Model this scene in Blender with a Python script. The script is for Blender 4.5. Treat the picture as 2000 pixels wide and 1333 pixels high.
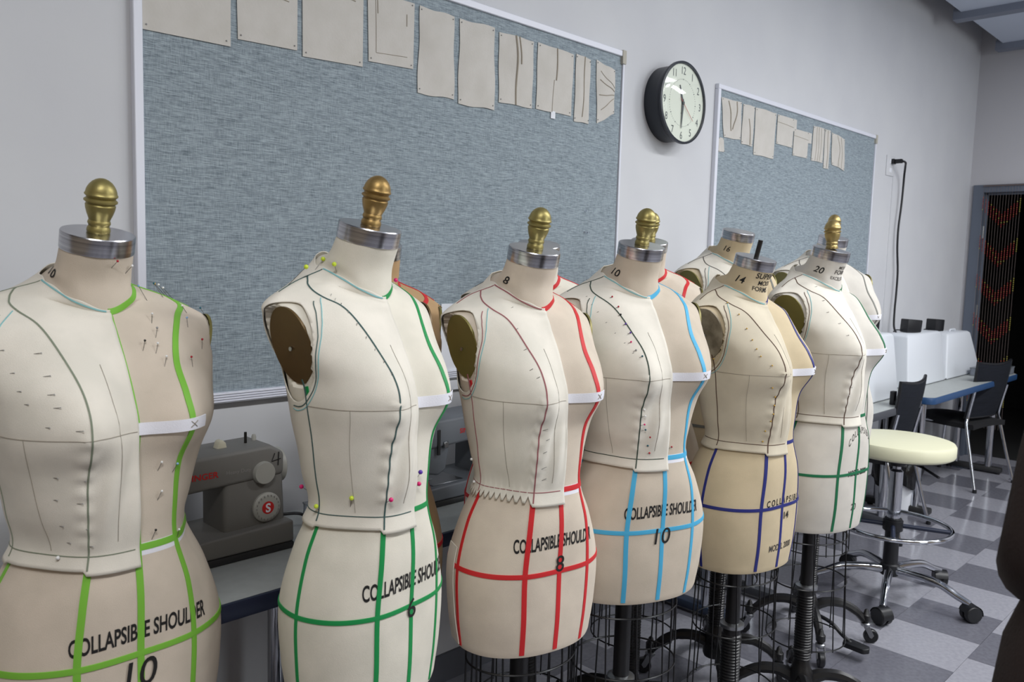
import bpy, bmesh, math, random
import numpy as np
from mathutils import Vector, Matrix

# ------------------------------------------------------------------ clear
for o in list(bpy.data.objects):
    bpy.data.objects.remove(o, do_unlink=True)
SC = bpy.context.scene
COL = SC.collection
random.seed(7)
RNG = np.random.RandomState(11)
PI = math.pi
rad = math.radians

# ------------------------------------------------------------------ camera
CAM_H = 1.45
yaw, pitch, roll = rad(44.5733), rad(5.5173), rad(1.5668)
fv = Vector((math.cos(pitch)*math.cos(yaw), math.cos(pitch)*math.sin(yaw), -math.sin(pitch)))
rv = Vector((math.sin(yaw), -math.cos(yaw), 0))
uv_ = rv.cross(fv)
r2 = rv*math.cos(roll) + uv_*math.sin(roll)
u2 = uv_*math.cos(roll) - rv*math.sin(roll)
cam = bpy.data.cameras.new('camera')
cam.sensor_width = 36.0
cam.lens = 1600.43*36/2000
cam.clip_start = 0.05
camo = bpy.data.objects.new('camera', cam)
COL.objects.link(camo)
camo.matrix_world = Matrix(((r2.x, u2.x, -fv.x, 0), (r2.y, u2.y, -fv.y, 0), (r2.z, u2.z, -fv.z, CAM_H), (0, 0, 0, 1)))
cam.dof.use_dof = True
cam.dof.focus_distance = 2.0
cam.dof.aperture_fstop = 9.0
SC.camera = camo

# ------------------------------------------------------------------ light and exposure
SC.view_settings.view_transform = 'Standard'
SC.view_settings.look = 'None'
SC.view_settings.gamma = 1.0
SC.view_settings.use_curve_mapping = False
SC.view_settings.exposure = 0.0
world = bpy.data.worlds.new('world')
SC.world = world
world.use_nodes = True
bg = world.node_tree.nodes['Background']
bg.inputs[0].default_value = (0.75, 0.86, 1.0, 1)
bg.inputs[1].default_value = 1.0

def area(name, loc, rot, sx, sy, power, color):
    l = bpy.data.lights.new(name, 'AREA')
    l.shape = 'RECTANGLE'; l.size = sx; l.size_y = sy; l.energy = power; l.color = color
    o = bpy.data.objects.new(name, l); COL.objects.link(o)
    o.location = loc; o.rotation_euler = rot
    return o
WIN = [(2.5, 3.5), (4.9, 5.9)]     # window openings in the wall behind the camera (x range)
WZ = (1.3, 3.1)
YF = -2.8                                      # that wall
for i, (a, b) in enumerate(WIN):
    area('window_daylight', ((a+b)/2, YF-0.12, (WZ[0]+WZ[1])/2), (rad(90), 0, 0), b-a, WZ[1]-WZ[0], (55, 13)[i], (0.90, 0.96, 1.0))
FILL_LAMPS = [(-.3, -.45), (1.2, -.45), (2.7, -.45), (4.2, -.45), (5.7, -.45)]     # overhead fill lights, added out of view to brighten the scene
for (x, y), pw in zip(FILL_LAMPS, (49, 6, 47, 62, 34)):
    area('fill_lamp_light', (x, y, 3.085), (0, 0, 0), 1.15, .28, pw, (.98, .99, 1.0))

# ------------------------------------------------------------------ helpers
def lin(c):
    c = np.array(c, float)/255
    return tuple(np.where(c <= .04045, c/12.92, ((c+.055)/1.055)**2.4)) + (1.0,)

def mat(name, col, rough=.6, metal=0., col2=None, nscale=None, bump=0., bscale=300., stretch=None, spec=.5, detail=3., coat=0., sheen=0.):
    """principled material, optional noise between two colours and a noise bump (object coordinates)"""
    m = bpy.data.materials.new(name); m.use_nodes = True
    nt = m.node_tree; p = nt.nodes['Principled BSDF']
    p.inputs['Base Color'].default_value = lin(col)
    p.inputs['Roughness'].default_value = rough
    p.inputs['Metallic'].default_value = metal
    p.inputs['Specular IOR Level'].default_value = spec
    if coat: p.inputs['Coat Weight'].default_value = coat
    if sheen: p.inputs['Sheen Weight'].default_value = sheen
    if col2 is not None or bump:
        tc = nt.nodes.new('ShaderNodeTexCoord')
        mp = nt.nodes.new('ShaderNodeMapping')
        nt.links.new(tc.outputs['Object'], mp.inputs['Vector'])
        if stretch: mp.inputs['Scale'].default_value = stretch
    if col2 is not None:
        n = nt.nodes.new('ShaderNodeTexNoise'); n.inputs['Scale'].default_value = nscale or 8; n.inputs['Detail'].default_value = detail
        nt.links.new(mp.outputs['Vector'], n.inputs['Vector'])
        r = nt.nodes.new('ShaderNodeValToRGB')
        r.color_ramp.elements[0].position = .35; r.color_ramp.elements[1].position = .65
        r.color_ramp.elements[0].color = lin(col); r.color_ramp.elements[1].color = lin(col2)
        nt.links.new(n.outputs['Fac'], r.inputs['Fac']); nt.links.new(r.outputs['Color'], p.inputs['Base Color'])
    if bump:
        n2 = nt.nodes.new('ShaderNodeTexNoise'); n2.inputs['Scale'].default_value = bscale; n2.inputs['Detail'].default_value = 2
        nt.links.new(mp.outputs['Vector'], n2.inputs['Vector'])
        b = nt.nodes.new('ShaderNodeBump'); b.inputs['Strength'].default_value = bump; b.inputs['Distance'].default_value = .002
        nt.links.new(n2.outputs['Fac'], b.inputs['Height']); nt.links.new(b.outputs['Normal'], p.inputs['Normal'])
    return m

def weave(name, dark, light, sa=(38, 38, 760), sb=(760, 760, 38), rough=.95, lo=.36, hi=.66):
    """loosely woven cloth: horizontal and vertical thread streaks"""
    m = bpy.data.materials.new(name); m.use_nodes = True
    nt = m.node_tree; p = nt.nodes['Principled BSDF']; p.inputs['Roughness'].default_value = rough
    p.inputs['Specular IOR Level'].default_value = .15
    tc = nt.nodes.new('ShaderNodeTexCoord'); outs = []
    for s in (sa, sb):
        mp = nt.nodes.new('ShaderNodeMapping'); mp.inputs['Scale'].default_value = s
        nt.links.new(tc.outputs['Object'], mp.inputs['Vector'])
        n = nt.nodes.new('ShaderNodeTexNoise'); n.inputs['Scale'].default_value = 1; n.inputs['Detail'].default_value = 3; n.inputs['Roughness'].default_value = .62
        nt.links.new(mp.outputs['Vector'], n.inputs['Vector']); outs.append(n.outputs['Fac'])
    mx = nt.nodes.new('ShaderNodeMix'); mx.data_type = 'FLOAT'; mx.inputs[0].default_value = .38
    nt.links.new(outs[0], mx.inputs[2]); nt.links.new(outs[1], mx.inputs[3])
    r = nt.nodes.new('ShaderNodeValToRGB'); r.color_ramp.elements[0].position = lo; r.color_ramp.elements[1].position = hi
    r.color_ramp.elements[0].color = lin(dark); r.color_ramp.elements[1].color = lin(light)
    nt.links.new(mx.outputs[0], r.inputs['Fac']); nt.links.new(r.outputs['Color'], p.inputs['Base Color'])
    b = nt.nodes.new('ShaderNodeBump'); b.inputs['Strength'].default_value = .25; b.inputs['Distance'].default_value = .001
    nt.links.new(mx.outputs[0], b.inputs['Height']); nt.links.new(b.outputs['Normal'], p.inputs['Normal'])
    return m

def link(o, parent=None):
    COL.objects.link(o)
    if parent is not None: o.parent = parent
    return o

class MB:
    """collects geometry for ONE mesh"""
    def __init__(s): s.v = []; s.f = []; s.mi = []; s.cur = 0
    def add(s, vs, fs):
        b = len(s.v); s.v += [tuple(map(float, p)) for p in vs]
        s.f += [tuple(b+i for i in f) for f in fs]; s.mi += [s.cur]*len(fs); return s
    def box(s, x0, x1, y0, y1, z0, z1):
        return s.add([(x0,y0,z0),(x1,y0,z0),(x1,y1,z0),(x0,y1,z0),(x0,y0,z1),(x1,y0,z1),(x1,y1,z1),(x0,y1,z1)],
                     [(0,3,2,1),(4,5,6,7),(0,1,5,4),(1,2,6,5),(2,3,7,6),(3,0,4,7)])
    def tube(s, pts, r, n=8, cap=True, closed=False):
        pts = [Vector(p) for p in pts]; m = len(pts)
        rs = r if isinstance(r, (list, tuple)) else [r]*m
        vs = []; prev = None
        for i, p in enumerate(pts):
            if closed: t = pts[(i+1) % m]-pts[i-1]
            else: t = pts[min(i+1, m-1)]-pts[max(i-1, 0)]
            t.normalize()
            if prev is None:
                a = Vector((0,0,1)) if abs(t.z) < .9 else Vector((1,0,0))
                e1 = t.cross(a).normalized()
            else:
                e1 = prev - t*prev.dot(t)
                if e1.length < 1e-6: e1 = t.orthogonal()
                e1.normalize()
            prev = e1; e2 = t.cross(e1)
            for k in range(n):
                an = 2*PI*k/n; vs.append(p+(e1*math.cos(an)+e2*math.sin(an))*rs[i])
        fs = []
        for i in range(m if closed else m-1):
            j = (i+1) % m
            for k in range(n):
                fs.append((i*n+k, i*n+(k+1) % n, j*n+(k+1) % n, j*n+k))
        if cap and not closed:
            fs.append(tuple(reversed(range(n)))); fs.append(tuple((m-1)*n+k for k in range(n)))
        return s.add(vs, fs)
    def lathe(s, prof, n=24, c=(0,0,0), rot=None):
        vs = []; 
        for r, z in prof:
            for k in range(n):
                a = 2*PI*k/n; p = Vector((r*math.cos(a), r*math.sin(a), z))
                if rot is not None: p = rot @ p
                vs.append(p+Vector(c))
        fs = []
        for i in range(len(prof)-1):
            for k in range(n): fs.append((i*n+k, i*n+(k+1) % n, (i+1)*n+(k+1) % n, (i+1)*n+k))
        fs.append(tuple(reversed(range(n)))); fs.append(tuple((len(prof)-1)*n+k for k in range(n)))
        return s.add(vs, fs)
    def sphere(s, c, r, n=10):
        prof = [(max(r*math.sin(PI*i/(n//2+1)), 1e-5), -r*math.cos(PI*i/(n//2+1))) for i in range(n//2+2)]
        return s.lathe(prof, n, c)
    def prism(s, poly, a0, a1, axis='y'):
        n = len(poly)
        def P(p, a): return {'y': (p[0], a, p[1]), 'x': (a, p[0], p[1]), 'z': (p[0], p[1], a)}[axis]
        return s.add([P(p, a0) for p in poly]+[P(p, a1) for p in poly],
                     [tuple(range(n)), tuple(reversed(range(n, 2*n)))]+[(i, i+n, (i+1) % n+n, (i+1) % n) for i in range(n)])
    def mesh(s, name, mats, smooth=True, bevel=0, seg=2, angle=40):
        me = bpy.data.meshes.new(name); me.from_pydata(s.v, [], s.f)
        for m in (mats if isinstance(mats, (list, tuple)) else [mats]): me.materials.append(m)
        me.polygons.foreach_set('material_index', s.mi)
        bm = bmesh.new(); bm.from_mesh(me)
        bmesh.ops.recalc_face_normals(bm, faces=bm.faces)
        if bevel:
            es = [e for e in bm.edges if len(e.link_faces) == 2 and e.calc_face_angle(0) > rad(35)]
            bmesh.ops.bevel(bm, geom=es, offset=bevel, segments=seg, affect='EDGES', profile=.5)
        for e in bm.edges:
            if len(e.link_faces) == 2 and e.calc_face_angle(0) > rad(angle): e.smooth = False
        for f in bm.faces: f.smooth = smooth
        bm.to_mesh(me); bm.free()
        return me
    def build(s, name, mats, parent=None, loc=None, **k):
        o = bpy.data.objects.new(name, s.mesh(name, mats, **k))
        if loc: o.location = loc
        return link(o, parent)

def obj(name, me, parent=None, loc=None, rot=None):
    o = bpy.data.objects.new(name, me)
    if loc is not None: o.location = loc
    if rot is not None: o.rotation_euler = rot
    return link(o, parent)

def tag(o, label, cat, group=None):
    o['label'] = label; o['category'] = cat
    if group: o['group'] = group
    return o
def thing(name, label, cat, loc=(0,0,0), rz=0, group=None):
    o = bpy.data.objects.new(name, None); o.empty_display_size = .05
    o.location = loc; o.rotation_euler = (0,0,rz); COL.objects.link(o)
    return tag(o, label, cat, group)
def struct(o):
    o['kind'] = 'structure'; return o
def box(name, b, m, parent=None, bevel=0, seg=2, smooth=True):
    return MB().box(*b).build(name, m, parent, bevel=bevel, seg=seg, smooth=smooth)

_tcache = {}
def text2d(s, size=1.0, bold=0.0, shear=0.0):
    """glyph outlines as flat triangles; returns Nx2 verts and faces, left edge at 0, baseline at 0"""
    key = (s, bold, shear)
    if key not in _tcache:
        cu = bpy.data.curves.new('glyphs', 'FONT'); cu.body = s; cu.size = 1; cu.offset = bold; cu.shear = shear; cu.resolution_u = 4
        o = bpy.data.objects.new('glyphs', cu); COL.objects.link(o)
        dg = bpy.context.evaluated_depsgraph_get(); dg.update()
        e = o.evaluated_get(dg); me = e.to_mesh()
        bm = bmesh.new(); bm.from_mesh(me); e.to_mesh_clear()
        bmesh.ops.triangulate(bm, faces=bm.faces)
        bm.verts.ensure_lookup_table()
        v = np.array([q.co[:2] for q in bm.verts]); f = [tuple(w.index for w in q.verts) for q in bm.faces]
        bm.free(); bpy.data.objects.remove(o, do_unlink=True); bpy.data.curves.remove(cu)
        v[:, 0] -= v[:, 0].min()
        _tcache[key] = (v, f)
    v, f = _tcache[key]
    return v*size, f

# ------------------------------------------------------------------ materials
M = {}
M['wall'] = mat('painted_wall', (202, 203, 207), .85, col2=(206, 207, 210), nscale=3, bump=.05, bscale=120, spec=.25)
M['wall_side'] = mat('side_wall_paint', (188, 187, 191), .85, spec=.25)
M['wall_warm'] = mat('warm_side_wall_paint', (154, 140, 122), .85, spec=.25)
M['ceil'] = mat('ceiling_paint', (150, 155, 165), .9)
M['panel'] = mat('ceiling_panel', (190, 198, 212), .8)
M['beam'] = mat('ceiling_beam', (120, 126, 140), .5)
M['tile_l'] = mat('light_floor_tile', (149, 149, 158), .16, col2=(159, 159, 167), nscale=60, spec=.5)
M['tile_d'] = mat('dark_floor_tile', (104, 104, 113), .16, col2=(113, 113, 122), nscale=60, spec=.5)
M['grout'] = mat('tile_joint', (105, 105, 112), .8)
M['frame'] = mat('white_metal_frame', (222, 224, 234), .38, spec=.5)
M['framecorner'] = mat('frame_corner_tape', (176, 172, 160), .7)
M['board'] = weave('blue_grey_pinboard_cloth', (98, 109, 117), (176, 188, 195))
M['muslin_s'] = mat('sample_muslin', (196, 192, 185), .95, col2=(202, 198, 192), nscale=14, bump=.2, bscale=160, spec=.15)
M['stitch'] = mat('stitch_thread', (158, 149, 135), .9)
M['white'] = mat('white_paper', (226, 228, 234), .8)
M['black'] = mat('black_plastic', (20, 21, 25), .42)
M['iron'] = mat('black_iron', (17, 17, 20), .38, col2=(27, 26, 27), nscale=20, bump=.1, bscale=60)
M['wire'] = mat('black_wire', (12, 12, 14), .35, spec=.6)
M['steel'] = mat('brushed_steel', (206, 206, 210), .24, 1., col2=(150, 150, 156), nscale=3, stretch=(1, 1, 60))
M['chrome'] = mat('chrome', (205, 208, 214), .1, 1.)
M['zinc'] = mat('zinc_plate', (165, 167, 170), .35, 1.)
M['bronze'] = mat('bronze_finial', (138, 112, 66), .42, .75, col2=(168, 140, 88), nscale=30, bump=.1, bscale=150)
M['brass'] = mat('brass_finial', (146, 134, 82), .42, .7, col2=(160, 148, 94), nscale=30, bump=.1, bscale=150)
M['gold'] = mat('gold_finial', (158, 138, 88), .40, .72, col2=(170, 150, 100), nscale=30)
M['rod'] = mat('dark_rod', (58, 56, 54), .4, .8)
M['plate_o'] = mat('olive_arm_plate', (116, 108, 56), .45, .35, col2=(128, 120, 66), nscale=9)
M['plate_b'] = mat('brown_arm_plate', (84, 62, 30), .42, .35, col2=(94, 72, 36), nscale=9)
M['plate_w'] = mat('worn_arm_plate', (120, 110, 92), .55, .35, col2=(168, 158, 138), nscale=26)
def canvas(name, c): 
    d = tuple(int(q*.96) for q in c)
    return mat(name, d, .92, col2=c, nscale=16, bump=.22, bscale=900, spec=.12, sheen=.06)
M['drape'] = canvas('muslin_cloth', (229, 223, 211))
M['drape_y'] = canvas('aged_muslin_cloth', (214, 204, 183))
M['twill'] = mat('white_twill_tape', (232, 232, 240), .9, bump=.2, bscale=500)
M['ink'] = mat('black_print', (24, 22, 22), .8)
M['ink_f'] = mat('faded_print', (70, 66, 62), .85)
M['pencil'] = mat('pencil_line', (150, 142, 130), .9)
TAPES = dict(lime=(122, 186, 62), green=(22, 142, 74), red=(204, 40, 44), sky=(74, 172, 214), navy=(38, 44, 118), dgreen=(16, 104, 66), grey=(112, 112, 106))
for k, c in TAPES.items(): M['tape_'+k] = mat(k+'_style_tape', c, .55, spec=.4)
LINES = dict(sage=(126, 134, 116), teal=(62, 88, 86), purple=(112, 78, 104), rose=(150, 92, 96), dkgreen=(54, 70, 60), brown=(92, 70, 58), charcoal=(84, 80, 78), aqua=(132, 186, 190))
for k, c in LINES.items(): M['line_'+k] = mat(k+'_pen_line', c, .9)
PINS = dict(white=(235, 235, 235), lime=(205, 226, 60), pink=(214, 30, 110), purple=(86, 44, 160), red=(170, 24, 44), teal=(40, 96, 110), black=(20, 20, 24), amber=(206, 164, 60), blue=(140, 176, 220), steel=(150, 150, 150))
for k, c in PINS.items(): M['pin_'+k] = mat(k+'_pin_head', c, .25)
M['needle'] = mat('pin_shaft', (120, 116, 112), .3, .9)
M['mach'] = mat('grey_machine_plastic', (118, 116, 112), .5, col2=(122, 120, 116), nscale=5)
M['mach2'] = mat('blue_grey_machine_plastic', (112, 116, 122), .5)
M['machdark'] = mat('dark_machine_base', (44, 44, 45), .5)
M['dial'] = mat('dial_plastic', (168, 167, 160), .45)
M['ivory'] = mat('ivory_plastic', (205, 200, 178), .5)
M['redprint'] = mat('red_print', (196, 36, 36), .5)
M['greyprint'] = mat('grey_print', (150, 148, 144), .6)
M['top'] = mat('grey_laminate', (170, 174, 172), .4, col2=(176, 180, 178), nscale=40)
M['navyedge'] = mat('navy_edge_band', (28, 36, 58), .45)
M['greyedge'] = mat('grey_edge_band', (70, 72, 78), .45)
M['bluefoot'] = mat('slate_blue_foot', (52, 64, 86), .45)
M['blueedge'] = mat('blue_edge_band', (40, 74, 116), .4)
M['cover'] = mat('white_moulded_cover', (222, 226, 232), .45)
M['cream'] = mat('cream_vinyl', (222, 220, 190), .42, bump=.05, bscale=200)
M['mesh'] = weave('chair_mesh', (22, 24, 29), (40, 43, 51), (8, 8, 700), (700, 700, 8))
M['seatcloth'] = mat('black_seat_cloth', (19, 19, 22), .9, bump=.2, bscale=500)
M['bag'] = mat('black_bin_bag', (14, 14, 16), .22, bump=.8, bscale=40)
M['clear'] = mat('clear_plastic', (225, 230, 238), .1)
p = M['clear'].node_tree.nodes['Principled BSDF']; p.inputs['Transmission Weight'].default_value = .85; p.inputs['IOR'].default_value = 1.2
M['glass'] = mat('clock_glass', (255, 255, 255), .02)
nt = M['glass'].node_tree; mx_ = nt.nodes.new('ShaderNodeMixShader'); lw_ = nt.nodes.new('ShaderNodeLayerWeight'); pw_ = nt.nodes.new('ShaderNodeMath'); pw_.operation = 'POWER'; pw_.inputs[1].default_value = 4; fr_ = nt.nodes.new('ShaderNodeMath'); fr_.operation = 'MULTIPLY_ADD'; fr_.inputs[1].default_value = .5; fr_.inputs[2].default_value = .022
nt.links.new(lw_.outputs['Facing'], pw_.inputs[0]); nt.links.new(pw_.outputs[0], fr_.inputs[0])
tr_ = nt.nodes.new('ShaderNodeBsdfTransparent'); gl_ = nt.nodes.new('ShaderNodeBsdfGlossy'); gl_.inputs['Roughness'].default_value = .03
nt.links.new(fr_.outputs[0], mx_.inputs[0]); nt.links.new(tr_.outputs[0], mx_.inputs[1]); nt.links.new(gl_.outputs[0], mx_.inputs[2])
nt.links.new(mx_.outputs[0], nt.nodes['Material Output'].inputs['Surface'])
M['clockface'] = mat('clock_dial', (222, 228, 214), .6)
M['clockcase'] = mat('clock_case', (30, 35, 45), .4)
M['hand'] = mat('clock_hand', (72, 80, 82), .5)
M['redhand'] = mat('sweep_hand', (190, 90, 84), .5)
M['doorframe'] = mat('grey_door_frame', (96, 104, 118), .5)
M['dark'] = mat('unlit_room_black', (20, 19, 20), .9)
M['base'] = mat('rubber_baseboard', (92, 94, 102), .6)
M['bead_r'] = mat('red_bead', (152, 42, 44), .3)
M['bead_o'] = mat('orange_bead', (172, 84, 52), .3)
M['bead_y'] = mat('olive_bead', (166, 158, 70), .3)
M['string'] = mat('bead_string', (104, 92, 88), .6)
M['sweater'] = mat('dark_brown_knit', (34, 21, 18), .95, bump=.4, bscale=250)
M['trouser'] = mat('dark_trousers', (22, 17, 17), .9)
M['skin'] = mat('skin', (168, 122, 98), .5)
M['hair'] = mat('dark_hair', (28, 21, 18), .6)
M['shoe'] = mat('dark_shoe', (20, 18, 18), .5)

# ================================================================== THE ROOM
X0, X1, YB, ZC = -1.6, 7.17, 2.05, 3.62
struct(box('wall_back', (X0, X1+.1, YB, YB+.1, 0, ZC), M['wall']))
struct(box('wall_left', (X0-.1, X0, YF, YB+.1, 0, ZC), M['wall_warm']))
# end wall with the doorway opening y 1.0..1.955, z 0..2.085
DY0, DY1, DZ = .98, 1.945, 2.085
w = MB().box(X1, X1+.12, DY1+.06, YB, 0, ZC).box(X1, X1+.12, YF, DY0-.06, 0, ZC).box(X1, X1+.12, DY0-.06, DY1+.06, DZ+.055, ZC)
struct(w.build('wall_right', M['wall_side'], smooth=False))
# wall behind the camera with three window openings
w = MB().box(X0, X1, YF-.1, YF, 0, WZ[0]).box(X0, X1, YF-.1, YF, WZ[1], ZC)
xs = [X0]+[q for ab in WIN for q in ab]+[X1]
for i in range(0, len(xs), 2): w.box(xs[i], xs[i+1], YF-.1, YF, WZ[0], WZ[1])
struct(w.build('wall_front', M['wall_warm'], smooth=False))
for i, (a, b) in enumerate(WIN):
    q = MB().box(a, b, YF-.08, YF-.02, WZ[0], WZ[0]+.05).box(a, b, YF-.08, YF-.02, WZ[1]-.05, WZ[1]).box(a, a+.05, YF-.08, YF-.02, WZ[0], WZ[1]).box(b-.05, b, YF-.08, YF-.02, WZ[0], WZ[1]).box((a+b)/2-.02, (a+b)/2+.02, YF-.08, YF-.02, WZ[0], WZ[1])
    struct(q.build('window_%d' % (i+1), M['frame']))
ceil = struct(box('ceiling', (X0-.1, X1+.1, YF-.1, YB+.1, ZC, ZC+.1), M['ceil']))
# suspended panels and beams under the ceiling
px_ = [-1.5, .52, 2.1, 3.68, 5.2, 6.04, 7.02]
for i in range(len(px_)-1):
    for (ya, yb_) in ((.35, 1.855), (-1.3, .25)):
        box('ceiling_panel', (px_[i]+.02, px_[i+1]-.02, ya, yb_, 3.165, 3.20), M['panel'], ceil, bevel=.003, seg=1)
    q = MB().box(px_[i+1]-.045, px_[i+1]+.045, -1.4, 1.9, 3.12, 3.19).box(px_[i+1]-.02, px_[i+1]+.02, -1.4, 1.9, 3.19, ZC)
    q.build('ceiling_beam', M['beam'], ceil, smooth=False)
ORD = ['first', 'second', 'third', 'fourth', 'fifth']
for x, y in FILL_LAMPS:  # invented fittings that house the added fill lights, unseen by the camera
    t = thing('fill_lamp', 'long white tray of an added overhead fill lamp, %s from the left wall' % ORD.pop(0), 'lamp', (x, y, 3.09), group='added fill lamps')
    MB().box(-.6, .6, -.16, .16, .02, .07).box(-.6, .6, -.16, -.145, 0, .02).box(-.6, .6, .145, .16, 0, .02).build('tray', M['frame'], t)
    for s_ in (-.06, .06): MB().tube([(-.56, s_, .012), (.56, s_, .012)], .012, 8).build('tube', M['white'], t)
struct(box('baseboard_back', (X0, X1, YB-.012, YB, 0, .1), M['base']))
struct(box('baseboard_right', (X1-.012, X1, YF, DY0-.06, 0, .1), M['base']))
# unlit room beyond the doorway, its darkness painted as near-black walls
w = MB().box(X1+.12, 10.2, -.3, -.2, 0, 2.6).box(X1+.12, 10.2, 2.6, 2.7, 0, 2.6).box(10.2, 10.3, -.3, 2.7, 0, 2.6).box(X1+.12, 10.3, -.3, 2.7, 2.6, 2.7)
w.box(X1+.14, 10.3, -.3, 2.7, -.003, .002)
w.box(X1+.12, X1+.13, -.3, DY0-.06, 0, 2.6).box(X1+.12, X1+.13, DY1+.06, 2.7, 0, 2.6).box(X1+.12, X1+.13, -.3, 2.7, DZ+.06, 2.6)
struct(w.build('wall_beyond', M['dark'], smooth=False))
d = MB().box(X1-.02, X1+.14, DY1, DY1+.075, 0, DZ+.06).box(X1-.02, X1+.14, DY0-.075, DY0, 0, DZ+.06).box(X1-.02, X1+.14, DY0, DY1, DZ, DZ+.06)
d.box(X1+.05, X1+.07, DY1-.015, DY1, 0, DZ).box(X1+.05, X1+.07, DY0, DY1, DZ-.015, DZ)
door = struct(d.build('door_1', M['doorframe'], bevel=.003, seg=1))
for z in (1.78, 1.16, .3):
    MB().tube([(X1+.03, DY1-.006, z-.05), (X1+.03, DY1-.006, z+.05)], .007).box(X1+.02, X1+.05, DY1-.006, DY1, z-.05, z+.05).build('hinge', M['zinc'], door)

# ---- floor: tiles are pieces of the floor
floor = struct(box('floor', (X0-.1, 10.3, YF-.1, YB+.1, -.06, -.004), M['grout']))
TS = .3225; TX, TY = 3.845, 1.163
tm = {}
for k in ('l', 'd'):
    tm[k] = MB().box(-TS/2+.0006, TS/2-.0006, -TS/2+.0006, TS/2-.0006, -.005, 0).mesh('floor_tile_'+k, M['tile_'+k], smooth=False)
rest = {'l': MB(), 'd': MB()}
nt_ = 0
for j in range(-16, 4):
    y0 = TY+j*TS
    if y0 > YB: continue
    off = 0 if j % 2 else -TS/2
    for i in range(-18, 20):
        x0 = TX+off+i*TS
        if x0 > 10.2 or x0+TS < X0: continue
        k = 'l' if i % 2 == 0 else 'd'
        cxm, cym = x0+TS/2, y0+TS/2
        # what the camera sees of the floor: pieces; the rest one mesh
        if j >= -4 and cxm > 1.2 and cxm < 7.3 and cym > -.2 and cxm < 3.2+cym*9 and nt_ < 290:
            yy1 = min(y0+TS, YB)
            if yy1-y0 < TS-.001: rest[k].box(x0, x0+TS, y0, yy1, -.005, 0); continue
            obj('floor_tile', tm[k], floor, (cxm, cym, 0)); nt_ += 1
        else:
            rest[k].box(max(x0, X0)+.0006, min(x0+TS, 10.2)-.0006, max(y0, YF)+.0006, min(y0+TS, YB)-.0006, -.005, 0)
for k in rest:
    o = rest[k].build('floor_tile_field', M['tile_'+k], floor, smooth=False); o['kind'] = 'stuff'

# ================================================================== PINBOARDS AND SAMPLES
def pinboard(x0, x1, z0, z1, label):
    t = thing('bulletin_board', label, 'bulletin board', (x0, YB, z0))
    W_, H_ = x1-x0, z1-z0
    box('cloth_panel', (.012, W_-.012, -.012, 0, .012, H_-.012), M['board'], t)
    fw = .022
    for nm, b in (('frame_rail', (0, W_, -.021, 0, H_-fw, H_)), ('frame_rail', (0, fw, -.021, 0, 0, H_-fw)), ('frame_rail', (W_-fw*.45, W_, -.019, 0, 0, H_-fw))):
        box(nm, b, M['frame'], t, bevel=.002, seg=1)
    q = MB().box(0, W_, -.024, 0, -.002, fw+.004)
    for k in range(4): q.box(0, W_, -.027, -.022, .001+k*.0065, .004+k*.0065)
    q.build('frame_rail', M['frame'], t, bevel=.0006, seg=1)
    o = box('corner_tape', (W_-.02, W_+.003, -.0245, -.008, H_-.05, H_+.002), M['framecorner'], t, bevel=.001, seg=1)
    o['label'] = 'beige tape patch on the corner of the frame'
    return t
pinboard(.771, 2.652, 1.062, 2.285, 'large blue-grey cloth pinboard in white frame, left of the clock')
pinboard(3.353, 5.205, 1.062, 2.283, 'blue-grey cloth pinboard right of the clock with short row of samples')

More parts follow.
